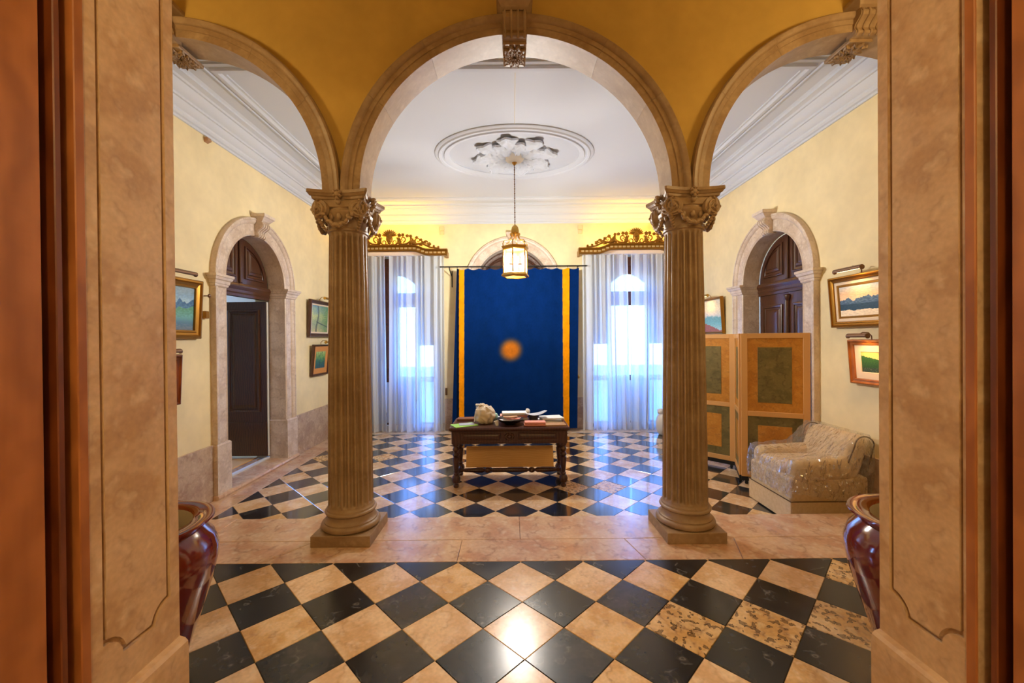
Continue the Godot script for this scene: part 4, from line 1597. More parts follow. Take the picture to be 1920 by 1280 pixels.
func lantern() -> void:
	var ph := deg_to_rad(42)
	var L := thing("hanging_lantern", "six-sided brass lantern with frosted panes hanging from the ceiling rose", "lantern", V(0.062, 2.325, 5.39))
	var st := ST()
	loft(st, [hex(0.15, 0.004, ph), hex(0.165, 0.0, ph), hex(0.19, 0.014, ph), hex(0.192, 0.024, ph), hex(0.175, 0.05, ph), hex(0.165, 0.055, ph), hex(0.15, 0.05, ph), hex(0.15, 0.004, ph)], -1, false, false)
	put(st, "base_ring", M.brass, L)
	st = ST()
	facet(st, hex(0.152, 0.012, ph), Vector3.DOWN)
	put(st, "bottom_pane", M.lantern_glass, L)
	for i in 6:
		var a := ph + TAU * i / 6
		var a2 := ph + TAU * (i + 1) / 6
		var p := Vector3(cos(a), 0, sin(a)) * 0.164
		var q := Vector3(cos(a2), 0, sin(a2)) * 0.164
		st = ST()
		tube(st, [p + Vector3(0, 0.05, 0), p + Vector3(0, 0.36, 0)], 0.009, 6)
		put(st, "post", M.brass, L)
		st = ST()
		facet(st, [p * 0.985 + Vector3(0, 0.052, 0), q * 0.985 + Vector3(0, 0.052, 0), q * 0.985 + Vector3(0, 0.358, 0), p * 0.985 + Vector3(0, 0.358, 0)], p + q)
		put(st, "pane", M.lantern_glass, L)
		st = ST()
		var d := Vector3(cos(a), 0, sin(a))
		var pts := []
		for k in [[0.165, 0.40], [0.168, 0.44], [0.15, 0.47], [0.12, 0.475], [0.085, 0.485], [0.06, 0.51], [0.05, 0.55], [0.052, 0.575]]:
			pts.append(d * k[0] + Vector3(0, k[1], 0))
		tube(st, pts, 0.007, 6)
		put(st, "scroll_arm", M.brass, L)
	st = ST()
	loft(st, [hex(0.16, 0.352, ph), hex(0.172, 0.36, ph), hex(0.174, 0.375, ph), hex(0.186, 0.39, ph), hex(0.188, 0.402, ph), hex(0.165, 0.408, ph), hex(0.152, 0.40, ph), hex(0.152, 0.356, ph), hex(0.16, 0.352, ph)], -1, false, false)
	put(st, "top_ring", M.brass, L)
	st = ST()
	facet(st, hex(0.153, 0.38, ph), Vector3.UP)
	put(st, "added_dimming_pane", M.lantern_dimmer, L)  # added over the open top, only to hold back upward light
	st = ST()
	lathe(st, [Vector2(0.0, 0.555), Vector2(0.068, 0.556), Vector2(0.07, 0.575), Vector2(0.055, 0.585), Vector2(0.052, 0.62), Vector2(0.042, 0.66), Vector2(0.026, 0.68), Vector2(0.012, 0.69), Vector2(0.0, 0.69)], 20)
	put(st, "cap", M.brass, L)
	for i in 3:
		var a := 0.4 + TAU * i / 3
		st = ST()
		var c := Vector3(cos(a) * 0.06, 0, sin(a) * 0.06)
		lathe(st, [Vector2(0.0, 0.16), Vector2(0.03, 0.165), Vector2(0.034, 0.18), Vector2(0.012, 0.185), Vector2(0.012, 0.27), Vector2(0.0, 0.275)], 10, at(c))
		put(st, "candle", M.bronze_lamp, L)
	st = ST()
	tube(st, [Vector3(0, 0.69, 0), Vector3(0, 1.54, 0)], 0.005, 6)
	for i in 27:
		ellipsoid(st, at(Vector3(0, 0.70 + i * 0.031, 0)), Vector3(0.009, 0.014, 0.009) if i % 2 else Vector3(0.007, 0.014, 0.007), 6, 4)
	put(st, "chain", M.bronze_lamp, L)
	st = ST()
	lathe(st, [Vector2(0.0, 1.47), Vector2(0.012, 1.475), Vector2(0.03, 1.50), Vector2(0.055, 1.535), Vector2(0.06, 1.545)], 16)
	put(st, "canopy", M.brass, L)
	omni(L, Vector3(0, 0.22, 0), Color(1.0, 0.97, 0.93), 14.0, 0.1)
	# lamps of the hall and vestibule, out of the picture
	for q in [[V(-2.55, 3.35, 2.05), "pendant globe lamp in the hall above the pot by the open door side", 0.5], [V(2.62, 3.35, 2.05), "pendant globe lamp in the hall above the pot by the armchair side", 0.75], [V(0.05, 2.75, -1.0), "pendant globe lamp in the vestibule before the doorway", 1.6]]:
		var h := thing("pendant_lamp", q[1], "lamp", q[0])
		st = ST()
		ellipsoid(st, Transform3D(), Vector3.ONE * 0.14, 20, 12)
		put(st, "globe", M.warm_bulb, h)
		st = ST()
		var top: float = 4.9 - (q[0] as Vector3).y if (q[0] as Vector3).z < 0 else 3.4 - (q[0] as Vector3).y
		tube(st, [Vector3(0, 0.13, 0), Vector3(0, top, 0)], 0.008, 6)
		put(st, "rod", M.brass, h)
		omni(h, Vector3.ZERO, Color(1.0, 0.86, 0.60), q[2], 0.14)


func banner() -> void:
	var n1 := field(512, 0.02, 131)
	var n2 := field(512, 0.1, 133)
	var tex := picture(512, func(x, y, i):
		var u: float = x / 511.0
		var v: float = 1.0 - y / 511.0
		var g: float = 1.0 + (n1[i] / 255.0 - 0.5) * 0.14 + (n2[i] / 255.0 - 0.5) * 0.10
		var col := c8(4, 38, 96)
		var l0 := lerpf(0.056, 0.018, v)
		var l1 := lerpf(0.095, 0.061, v)
		var r0 := lerpf(0.889, 0.866, v)
		var r1 := lerpf(0.936, 0.923, v)
		if (u > l0 and u < l1) or (u > r0 and u < r1):
			col = c8(236, 152, 14)
		elif (u > l0 - 0.018 and u < l0) or (u > r1 and u < r1 + 0.006):
			col = c8(16, 24, 44)
		var e := Vector2((u - 0.456) * 2.2, (v - 0.49) * 2.85).length()
		col = col.lerp(c8(192, 112, 32), 1.0 - smoothstep(0.08, 0.26, e))
		return Color(col.r * g, col.g * g, col.b * g))
	var m := textured("banner_cloth", tex, 1.0, 0.9, false, 0.15)
	var t := thing("banner", "dark blue cloth banner with two orange stripes and a round orange emblem", "banner", V(0.1, -0.08, 7.27))
	var st := ST()
	grid_sheet(st, 90, 30, func(u: float, v: float):
		var x := lerpf(lerpf(-1.165, -1.055, v), lerpf(1.065, 1.114, v), u)
		var y := 2.858 * v - (0.03 * sin(fmod(u * 11.0, 1.0) * PI) if v > 0.97 else 0.0)
		return Vector3(x, y, 0.012 * sin(u * 19.0 + 1.0) + 0.008 * sin(u * 43.0) + 0.012 * (1.0 - v) * sin(u * 9.0 + 2.0)), Vector3(0, 0, 1))
	put(st, "cloth", m, t)
	var r := thing("curtain_rod", "thin black iron rod carrying the blue banner", "rod", V(0.05, 2.808, 7.27))
	st = ST()
	tube(st, [Vector3(-1.28, 0, 0), Vector3(1.28, 0, 0)], 0.011, 8)
	put(st, "rod", M.black_iron, r)
	for s in [-1.0, 1.0]:
		st = ST()
		lathe(st, [Vector2(0.0, 0.0), Vector2(0.016, 0.006), Vector2(0.012, 0.02), Vector2(0.0, 0.055)], 10, Transform3D(Basis(Vector3(0, 0, 1), -s * PI / 2), Vector3(s * 1.275, 0, 0)))
		put(st, "finial", M.black_iron, r)
		st = ST()
		tube(st, [Vector3(s * 1.14, -0.01, 0), Vector3(s * 1.14, -0.04, -0.03), Vector3(s * 1.13, -0.14, -0.27)], 0.009, 6)
		box(st, Vector3(s * 1.13, -0.18, -0.274), Vector3(0.02, 0.3, 0.012), 0.002)
		put(st, "bracket", M.black_iron, r)
	for i in 12:
		st = ST()
		var pts := []
		for k in 13:
			pts.append(Vector3(0, cos(TAU * k / 12) * 0.02 - 0.008, sin(TAU * k / 12) * 0.02))
		tube(st, pts, 0.003, 5, null, Vector3.RIGHT)
		put(st, "ring", M.black_iron, r).position = Vector3(-1.0 + 2.16 * i / 11.0, 0, 0)


const LEG := [Vector2(0.0, 0.0), Vector2(0.024, 0.0), Vector2(0.031, 0.012), Vector2(0.031, 0.03), Vector2(0.02, 0.042), Vector2(0.022, 0.05), Vector2(0.038, 0.06), Vector2(0.048, 0.085), Vector2(0.048, 0.11), Vector2(0.035, 0.135), Vector2(0.022, 0.142), Vector2(0.03, 0.15), Vector2(0.03, 0.16), Vector2(0.02, 0.17), Vector2(0.025, 0.19), Vector2(0.036, 0.30), Vector2(0.038, 0.335), Vector2(0.024, 0.345), Vector2(0.034, 0.355), Vector2(0.04, 0.37), Vector2(0.032, 0.385), Vector2(0.022, 0.395), Vector2(0.03, 0.41), Vector2(0.038, 0.43), Vector2(0.028, 0.455), Vector2(0.024, 0.46), Vector2(0.037, 0.47), Vector2(0.037, 0.50)]


func turned(st: SurfaceTool, a: Vector3, b: Vector3, prof: Array) -> void:
	# a turned bar from a to b; profile (radius, share of the length)
	var y := (b - a)
	var l := y.length()
	y /= l
	var x := y.cross(Vector3(0, 0.3, 1)).normalized()
	var p := []
	for q in prof:
		p.append(Vector2(q.x, q.y * l))
	lathe(st, p, 12, Transform3D(Basis(x, y, x.cross(y)), a))


func writing_table() -> void:
	var m = M.wood_table
	var T := thing("writing_table", "dark carved wooden table with turned legs in the middle of the room", "table", V(-0.03, -0.15, 4.81))
	var st := ST()
	var loops := []
	for q in [[0.64, 0.645, 0.27], [0.652, 0.66, 0.285], [0.662, 0.668, 0.293], [0.676, 0.668, 0.293], [0.685, 0.66, 0.285]]:
		loops.append([Vector3(-q[1], q[0], -q[2]), Vector3(q[1], q[0], -q[2]), Vector3(q[1], q[0], q[2]), Vector3(-q[1], q[0], q[2])])
	loft(st, loops, -1)
	put(st, "table_top", m, T)
	st = ST()
	for q in [[Vector3(0, 0.57, 0.225), Vector3(1.20, 0.145, 0.03)], [Vector3(0, 0.57, -0.225), Vector3(1.20, 0.145, 0.03)], [Vector3(-0.605, 0.57, 0), Vector3(0.03, 0.145, 0.45)], [Vector3(0.605, 0.57, 0), Vector3(0.03, 0.145, 0.45)]]:
		box(st, q[0], q[1], 0.003)
	box(st, Vector3(0, 0.502, 0.232), Vector3(1.2, 0.014, 0.03), 0.004)
	put(st, "apron", m, T)
	for s in [-1.0, 1.0]:
		st = ST()
		rect_mould(st, at(Vector3(s * 0.315, 0.575, 0.24)), 0.44, 0.085, [Vector2(0, 0), Vector2(0.004, 0.008), Vector2(0.012, 0.008), Vector2(0.018, 0.002), Vector2(0.026, 0.006), Vector2(0.0425, 0.007)])
		put(st, "drawer_front", M.wood_table, T)
		st = ST()
		box(st, Vector3(s * 0.605, 0.57, 0.235), Vector3(0.085, 0.15, 0.03), 0.006)
		put(st, "corner_block", m, T)
	st = ST()
	for i in 9:
		var a := TAU * i / 9
		ellipsoid(st, at(Vector3(cos(a) * 0.04, 0.575 + sin(a) * 0.03, 0.244)), Vector3(0.02, 0.016, 0.01), 6, 4)
	ellipsoid(st, at(Vector3(0, 0.575, 0.25)), Vector3(0.026, 0.022, 0.014), 8, 5)
	put(st, "carved_boss", m, T)
	for sx in [-1.0, 1.0]:
		for sz in [-1.0, 1.0]:
			st = ST()
			lathe(st, LEG, 20, at(Vector3(sx * 0.605, 0, sz * 0.21)))
			box(st, Vector3(sx * 0.605, 0.565, sz * 0.21), Vector3(0.075, 0.145, 0.075), 0.004)
			put(st, "leg", m, T)
		st = ST()
		turned(st, Vector3(sx * 0.605, 0.11, 0.18), Vector3(sx * 0.605, 0.11, -0.18), [Vector2(0.016, 0), Vector2(0.024, 0.12), Vector2(0.014, 0.2), Vector2(0.03, 0.4), Vector2(0.038, 0.5), Vector2(0.03, 0.6), Vector2(0.014, 0.8), Vector2(0.024, 0.88), Vector2(0.016, 1)])
		put(st, "side_stretcher", m, T)
	st = ST()
	turned(st, Vector3(-0.58, 0.125, 0), Vector3(0.58, 0.125, 0), [Vector2(0.03, 0), Vector2(0.016, 0.03), Vector2(0.022, 0.05), Vector2(0.03, 0.22), Vector2(0.014, 0.245), Vector2(0.03, 0.26), Vector2(0.034, 0.28), Vector2(0.026, 0.30), Vector2(0.014, 0.31), Vector2(0.026, 0.33), Vector2(0.024, 0.5), Vector2(0.026, 0.67), Vector2(0.014, 0.69), Vector2(0.026, 0.70), Vector2(0.034, 0.72), Vector2(0.03, 0.74), Vector2(0.014, 0.755), Vector2(0.03, 0.78), Vector2(0.022, 0.95), Vector2(0.016, 0.97), Vector2(0.03, 1)])
	put(st, "long_stretcher", m, T)
	var B := thing("wooden_board", "plain tan wooden board leaning on the stretchers under the table", "board", V(-0.03, -0.012, 4.90))
	st = ST()
	uvr = PI / 2
	box(st, Vector3(0, 0.118, -0.04), Vector3(1.06, 0.25, 0.02), 0.003, Transform3D(Basis(Vector3.RIGHT, -0.32), Vector3.ZERO))
	uvr = 0.0
	put(st, "plank", M.wood_tan, B)


func lump(st: SurfaceTool, r: Vector3, seed_: int, rough: float, n := 22, m := 16) -> void:
	var ns := FastNoiseLite.new()
	ns.seed = seed_
	ns.frequency = 1.6
	var rows := []
	for j in range(1, m):
		var t := -PI / 2 + PI * j / m
		var row := []
		for i in n:
			var a := TAU * i / n
			var d := Vector3(cos(a) * cos(t), sin(t), sin(a) * cos(t))
			var k := 1.0 + rough * ns.get_noise_3dv(d * 1.4) + rough * 0.35 * sin(a * 7.0 + sin(t * 3.0) * 2.0) * cos(t)
			var p := d * r * k
			p.y = maxf(p.y, -r.y * 0.82)
			row.append(p + Vector3(0, r.y * 0.82, 0))
		rows.append(row)
	loft(st, rows, 3)


func sheet(o: Node3D, m, w: float, h: float, t: float, curl := 0.0, called := "sheet") -> void:
	var st := ST()
	var top := func(u: float, v: float): return Vector3((u - 0.5) * w, t + curl * pow(absf(u * 2.0 - 1.0), 2.0) * (0.4 + 0.6 * v), (v - 0.5) * h)
	var nu := 10 if curl != 0.0 else 1
	for i in nu:
		var u0 := float(i) / nu
		var u1 := float(i + 1) / nu
		var a: Vector3 = top.call(u0, 0.0)
		var b: Vector3 = top.call(u1, 0.0)
		var c: Vector3 = top.call(u1, 1.0)
		var d: Vector3 = top.call(u0, 1.0)
		var dn := Vector3(0, -t, 0)
		facet(st, [a, b, c, d], Vector3.UP, 2)
		facet(st, [a + dn, b + dn, c + dn, d + dn], Vector3.DOWN, 2)
		facet(st, [a, b, b + dn, a + dn], Vector3(0, 0, -1))
		facet(st, [d, c, c + dn, d + dn], Vector3(0, 0, 1))
		if i == 0:
			facet(st, [a, d, d + dn, a + dn], Vector3.LEFT)
		if i == nu - 1:
			facet(st, [b, c, c + dn, b + dn], Vector3.RIGHT)
	put(st, called, m, o)


func table_clutter() -> void:
	var y := 0.5355
	var o := thing("folder", "bright green card folder at the corner of the table", "folder", V(-0.545, y, 4.665), 0.5)
	sheet(o, M.green_card, 0.27, 0.19, 0.006)
	o = thing("leaflet", "small pale leaflet lying on the green folder", "paper", V(-0.52, y + 0.0075, 4.69), 0.2)
	sheet(o, M.grey_paper, 0.17, 0.12, 0.004)
	o = thing("tray", "low brown box at the back corner of the table behind the green folder", "box", V(-0.56, y, 4.97), 0.06)
	var st := ST()
	box(st, Vector3(0, 0.014, 0), Vector3(0.2, 0.028, 0.12), 0.004)
	put(st, "box", M.brown_box, o)
	o = thing("plastic_bag", "crumpled beige plastic bag with a knotted top on the table", "bag", V(-0.315, y, 4.77))
	st = ST()
	lump(st, Vector3(0.118, 0.118, 0.10), 3, 0.22, 40, 26)
	put(st, "bag", M.bag_plastic, o)
	st = ST()
	lump(st, Vector3(0.04, 0.03, 0.03), 8, 0.4, 12, 8)
	put(st, "knot", M.bag_plastic, o).position = Vector3(-0.035, 0.18, 0)
	st = ST()
	tube(st, [Vector3(-0.05, 0.19, 0.02), Vector3(-0.085, 0.15, 0.05), Vector3(-0.112, 0.08, 0.06), Vector3(-0.118, 0.03, 0.06)], 0.006, 6)
	put(st, "handle", M.white_plastic, o)
	o = thing("spray_bottle", "white trigger spray bottle behind the beige plastic bag", "bottle", V(-0.395, y, 4.93))
	st = ST()
	lathe(st, [Vector2(0.0, 0.0), Vector2(0.036, 0.0), Vector2(0.038, 0.01), Vector2(0.038, 0.10), Vector2(0.03, 0.125), Vector2(0.014, 0.14), Vector2(0.014, 0.155), Vector2(0.0, 0.155)], 16)
	put(st, "bottle", M.white_plastic, o)
	st = ST()
	lathe(st, [Vector2(0.0, 0.15), Vector2(0.018, 0.15), Vector2(0.018, 0.172), Vector2(0.0, 0.172)], 12)
	box(st, Vector3(-0.008, 0.19, 0), Vector3(0.07, 0.026, 0.022), 0.006)
	tube(st, [Vector3(-0.025, 0.18, 0), Vector3(-0.034, 0.165, 0), Vector3(-0.03, 0.148, 0)], 0.005, 6)
	put(st, "trigger", M.white_plastic, o)
	o = thing("cleaning_cloth", "pale green folded cloth between the plastic bag and the wrapped papers", "cloth", V(-0.215, y, 4.95))
	st = ST()
	lump(st, Vector3(0.05, 0.05, 0.04), 12, 0.2, 16, 10)
	put(st, "cloth", M.mint_cloth, o)
	o = thing("wrapped_papers", "bundle of papers in clear plastic behind the dark bowl", "papers", V(0.01, y, 4.97), 0.04)
	for k in 3:
		st = ST()
		rbox(st, Vector3(0.01 * k, 0.018 + 0.032 * k, 0.004 * k), Vector3(0.36 - 0.03 * k, 0.03, 0.15), 0.008, 2)
		put(st, "bundle", [M.white_paper, M.pink_paper, M.white_paper][k], o)
	st = ST()
	lump(st, Vector3(0.028, 0.05, 0.03), 17, 0.35, 12, 8)
	put(st, "crumpled_end", M.white_plastic, o).position = Vector3(0.18, 0.045, 0)
	o = thing("bowl", "wide dark bowl holding loose papers on the table", "bowl", V(-0.02, y, 4.72))
	st = ST()
	lathe(st, [Vector2(0.0, 0.0), Vector2(0.06, 0.0), Vector2(0.065, 0.008), Vector2(0.12, 0.03), Vector2(0.155, 0.062), Vector2(0.158, 0.066), Vector2(0.15, 0.064), Vector2(0.115, 0.038), Vector2(0.06, 0.018), Vector2(0.0, 0.014)], 32)
	put(st, "bowl", M.dark_bowl, o)
	for q in [[Vector3(-0.03, 0.044, 0.0), 0.3, "white_paper", 0.17], [Vector3(0.03, 0.062, 0.01), -0.25, "pink_paper", 0.18], [Vector3(0.0, 0.076, -0.01), 0.1, "brown_paper", 0.16]]:
		var p := thing("loose_paper", {"white_paper": "white sheet lowest in the dark bowl", "pink_paper": "pink sheet lying in the dark bowl", "brown_paper": "tan sheet topmost in the dark bowl"}[q[2]], "paper", o.position + q[0], q[1])
		p.rotation.z = q[1] * 0.1
		sheet(p, M[q[2]], q[3], 0.1, 0.006, 0.01)
	o = thing("plastic_cup", "small crumpled clear plastic cup before the dark bowl", "cup", V(-0.165, y, 4.62))
	st = ST()
	lathe(st, [Vector2(0.0, 0.0), Vector2(0.018, 0.0), Vector2(0.026, 0.055), Vector2(0.024, 0.055), Vector2(0.016, 0.004), Vector2(0.0, 0.004)], 12, Transform3D(Basis(Vector3(0, 0, 1), 0.25), Vector3(0, 0.005, 0)))
	put(st, "cup", M.white_plastic, o)
	o = thing("flower_pot", "small dark grey pot on the table under a folded sheet", "pot", V(0.255, y, 4.86))
	st = ST()
	lathe(st, [Vector2(0.0, 0.0), Vector2(0.045, 0.0), Vector2(0.062, 0.085), Vector2(0.056, 0.085), Vector2(0.042, 0.008), Vector2(0.0, 0.008)], 20)
	put(st, "pot", M.dark_pot, o)
	o = thing("folded_sheet", "curved grey sheet resting on the small dark pot", "paper", V(0.285, y + 0.089, 4.83), 0.15)
	o.rotation.z = 0.12
	sheet(o, M.grey_paper, 0.25, 0.15, 0.003, 0.035)
	for k in 3:
		o = thing("paper_stack", ["lowest white stack of papers beside the dark pot", "middle grey stack of papers beside the dark pot", "topmost white stack of papers beside the dark pot"][k], "papers", V(0.45 + 0.01 * k, y + 0.0165 * k, 4.88), [0.05, -0.12, 0.18][k], "stacked papers at the end of the table")
		sheet(o, [M.white_paper, M.grey_paper, M.white_paper][k], 0.26, 0.2, 0.015)
	o = thing("pink_bundle", "folded pink paper bundle at the front edge of the table", "papers", V(0.255, y, 4.615), -0.03)
	for k in 2:
		st = ST()
		rbox(st, Vector3(0.005 * k, 0.013 + 0.025 * k, 0), Vector3(0.24, 0.024, 0.11), 0.009, 2)
		put(st, "fold", [M.pink_paper, M.pink_paper][k], o)
	o = thing("envelopes", "flat brown envelopes at the front end of the table", "envelopes", V(0.485, y, 4.645), 0.08)
	sheet(o, M.brown_paper, 0.24, 0.14, 0.014)


func folding_screen() -> void:
	var S := thing("folding_screen", "three-panel folding screen painted with green and mustard marbling", "folding screen", V(2.7, -0.15, 4.9))
	var h := 1.705
	var pts := [V(3.20, 0, 4.37), V(2.605, 0, 4.645), V(2.83, 0, 5.16), V(2.38, 0, 5.63)]
	for k in 3:
		var a: Vector3 = pts[k] - Vector3(2.7, 0, -4.9)
		var b: Vector3 = pts[k + 1] - Vector3(2.7, 0, -4.9)
		if k == 1:
			var dd := (b - a).normalized() * 0.012
			a += dd
			b -= dd
		var x := (a - b).normalized()
		var z := x.cross(Vector3.UP)
		var xf := Transform3D(Basis(x, Vector3.UP, z), (a + b) / 2)
		var w := (a - b).length() - 0.006
		var st := ST()
		box(st, Vector3(0, 0.045 + 0.02, 0), Vector3(w, 0.05, 0.03), 0.004, xf)
		for s in [-1.0, 1.0]:
			lathe(st, [Vector2(0.0, 0.0), Vector2(0.014, 0.004), Vector2(0.018, 0.02), Vector2(0.014, 0.036), Vector2(0.0, 0.042)], 12, xf * at(Vector3(s * (w / 2 - 0.05), 0, 0)))
		var p := put(st, "panel", M.black_rubber, S)
		for s in [-1.0, 1.0]:
			st = ST()
			box(st, Vector3(s * (w / 2 - 0.032), 0.09 + (h - 0.09) / 2, 0), Vector3(0.064, h - 0.09, 0.036), 0.003, xf)
			put(st, "stile", M.screen_wood, p)
		for q in [[h - 0.028, 0.056], [h - 0.9, 0.056], [0.12, 0.06]]:
			st = ST()
			box(st, Vector3(0, q[0], 0), Vector3(w - 0.128, q[1], 0.036), 0.003, xf)
			put(st, "rail", M.screen_wood, p)
		for q in [[h - 0.056, h - 0.872, "faux_mustard", "faux_green"], [h - 0.928, 0.15, "faux_green", "faux_mustard"]]:
			var hh: float = q[0] - q[1]
			var cy: float = (q[0] + q[1]) / 2
			for side in [1.0, -1.0]:
				var fx: Transform3D = xf * Transform3D(Basis(Vector3.UP, 0.0 if side > 0 else PI), Vector3(0, cy, 0))
				st = ST()
				uvo = Vector2(k * 0.4 + cy, k * 0.3)
				box(st, Vector3(0, 0, 0.004), Vector3(w - 0.128, hh, 0.008), 0.0, fx)
				put(st, "border_field", M[q[2]], p)
				st = ST()
				box(st, Vector3(0, 0, 0.0095), Vector3(w - 0.128 - 0.2, hh - 0.2, 0.003), 0.001, fx)
				put(st, "inner_field", M[q[3]], p)
				uvo = Vector2.ZERO


func armchair() -> void:
	var A := thing("armchair", "small beige upholstered armchair wrapped in clear plastic beside the screen", "armchair", V(2.82, -0.15, 3.93), -PI / 2)
	var m = M.upholstery
	var st := ST()
	rbox(st, Vector3(0, 0.29, 0.0), Vector3(0.62, 0.24, 0.70), 0.03, 3)
	put(st, "body", m, A)
	st = ST()
	var puff := func(p: Vector3) -> Vector3: return p + Vector3(0, 0.02 * cos(p.x * 6.0) if p.y > 0.44 else 0.0, 0)
	rbox(st, Vector3(0, 0.425, 0.095), Vector3(0.37, 0.13, 0.49), 0.045, 4, Transform3D(), puff)
	put(st, "seat_cushion", m, A)
	for s in [-1.0, 1.0]:
		st = ST()
		var slope := func(p: Vector3) -> Vector3: return p + Vector3(0, -0.03 * smoothstep(0.0, 0.4, p.z), 0)
		rbox(st, Vector3(s * 0.25, 0.475, 0.05), Vector3(0.15, 0.21, 0.56), 0.072, 5, Transform3D(), slope)
		put(st, "arm", m, A)
		st = ST()
		box(st, Vector3(s * 0.318, 0.105, 0.0), Vector3(0.008, 0.19, 0.70), 0.002)
		put(st, "skirt", m, A)
		st = ST()
		var rim := []
		for i in 13:
			var a := PI * i / 12
			rim.append(Vector3(s * 0.313, 0.69 + sin(a) * 0.082, -0.305 - cos(a) * 0.085))
		rim.push_front(Vector3(s * 0.313, 0.46, -0.325))
		rim.append(Vector3(s * 0.313, 0.46, -0.125))
		tube(st, rim, 0.006, 6, null, Vector3.RIGHT)
		put(st, "piping", M.piping, A)
	for z in [-0.352, 0.352]:
		st = ST()
		box(st, Vector3(0, 0.105, z), Vector3(0.636, 0.19, 0.008), 0.002)
		put(st, "skirt", m, A)
	st = ST()
	tube(st, [Vector3(-0.32, 0.2, 0.356), Vector3(0.32, 0.2, 0.356), Vector3(0.322, 0.2, -0.35)], 0.005, 6)
	put(st, "piping", M.piping, A)
	st = ST()
	rbox(st, Vector3(0, 0.56, -0.255), Vector3(0.62, 0.42, 0.185), 0.09, 6, Transform3D(), func(p: Vector3) -> Vector3: return p + Vector3(0, 0, -0.10 * smoothstep(0.4, 0.8, p.y) + 0.045))
	put(st, "backrest", m, A)
	# plastic sheet
	var F := thing("plastic_sheet", "wrinkled clear plastic sheet stretched over the beige armchair", "plastic sheet", A.position, -PI / 2)
	var ns := FastNoiseLite.new()
	ns.seed = 77
	ns.frequency = 7.0
	ns.fractal_type = FastNoiseLite.FRACTAL_RIDGED
	var path := [Vector2(-0.385, 0.50), Vector2(-0.38, 0.70), Vector2(-0.34, 0.79), Vector2(-0.25, 0.79), Vector2(-0.16, 0.70), Vector2(-0.06, 0.60), Vector2(0.06, 0.545), Vector2(0.2, 0.53), Vector2(0.30, 0.52), Vector2(0.352, 0.49), Vector2(0.366, 0.40), Vector2(0.364, 0.28), Vector2(0.362, 0.235)]
	st = ST()
	grid_sheet(st, 60, 72, func(u: float, v: float):
		var f := v * (path.size() - 1)
		var i := mini(int(f), path.size() - 2)
		var p: Vector2 = path[i].lerp(path[i + 1], f - i)
		var q := (u - 0.5) * 3.1
		var x := clampf(q, -1.0, 1.0) * 0.334
		var y := p.y
		var z := p.x
		var arm := smoothstep(0.12, 0.22, absf(x)) * smoothstep(-0.2, -0.05, z) * (1.0 - smoothstep(0.33, 0.362, z))
		y = maxf(y, lerpf(y, 0.588 - 0.03 * smoothstep(0.0, 0.4, z), arm))
		if absf(q) > 1.0:
			var k := absf(q) - 1.0
			y = maxf(lerpf(y, 0.215 + 0.06 * sin(z * 4.0), minf(k * 1.85, 1.0)), 0.2)
			x += signf(q) * 0.012 * sin(k * 5.0)
			if z < -0.3:
				z = lerpf(z, -0.3, minf(k * 1.4, 1.0))
		var w := ns.get_noise_3d(x * 1.3, y * 1.1, z * 1.3) * 0.010
		return Vector3(x + (w if absf(q) > 1.0 else 0.0), y + w, z + w), Vector3.UP, 3)
	put(st, "sheet", M.plastic_film, F)


# ---------------------------------------------------------------- pictures
func ramp(stops: Array, t: float) -> Color:
	for i in stops.size() - 1:
		if t <= stops[i + 1][0]:
			return (stops[i][1] as Color).lerp(stops[i + 1][1], clampf((t - stops[i][0]) / (stops[i + 1][0] - stops[i][0]), 0, 1))
	return stops[-1][1]


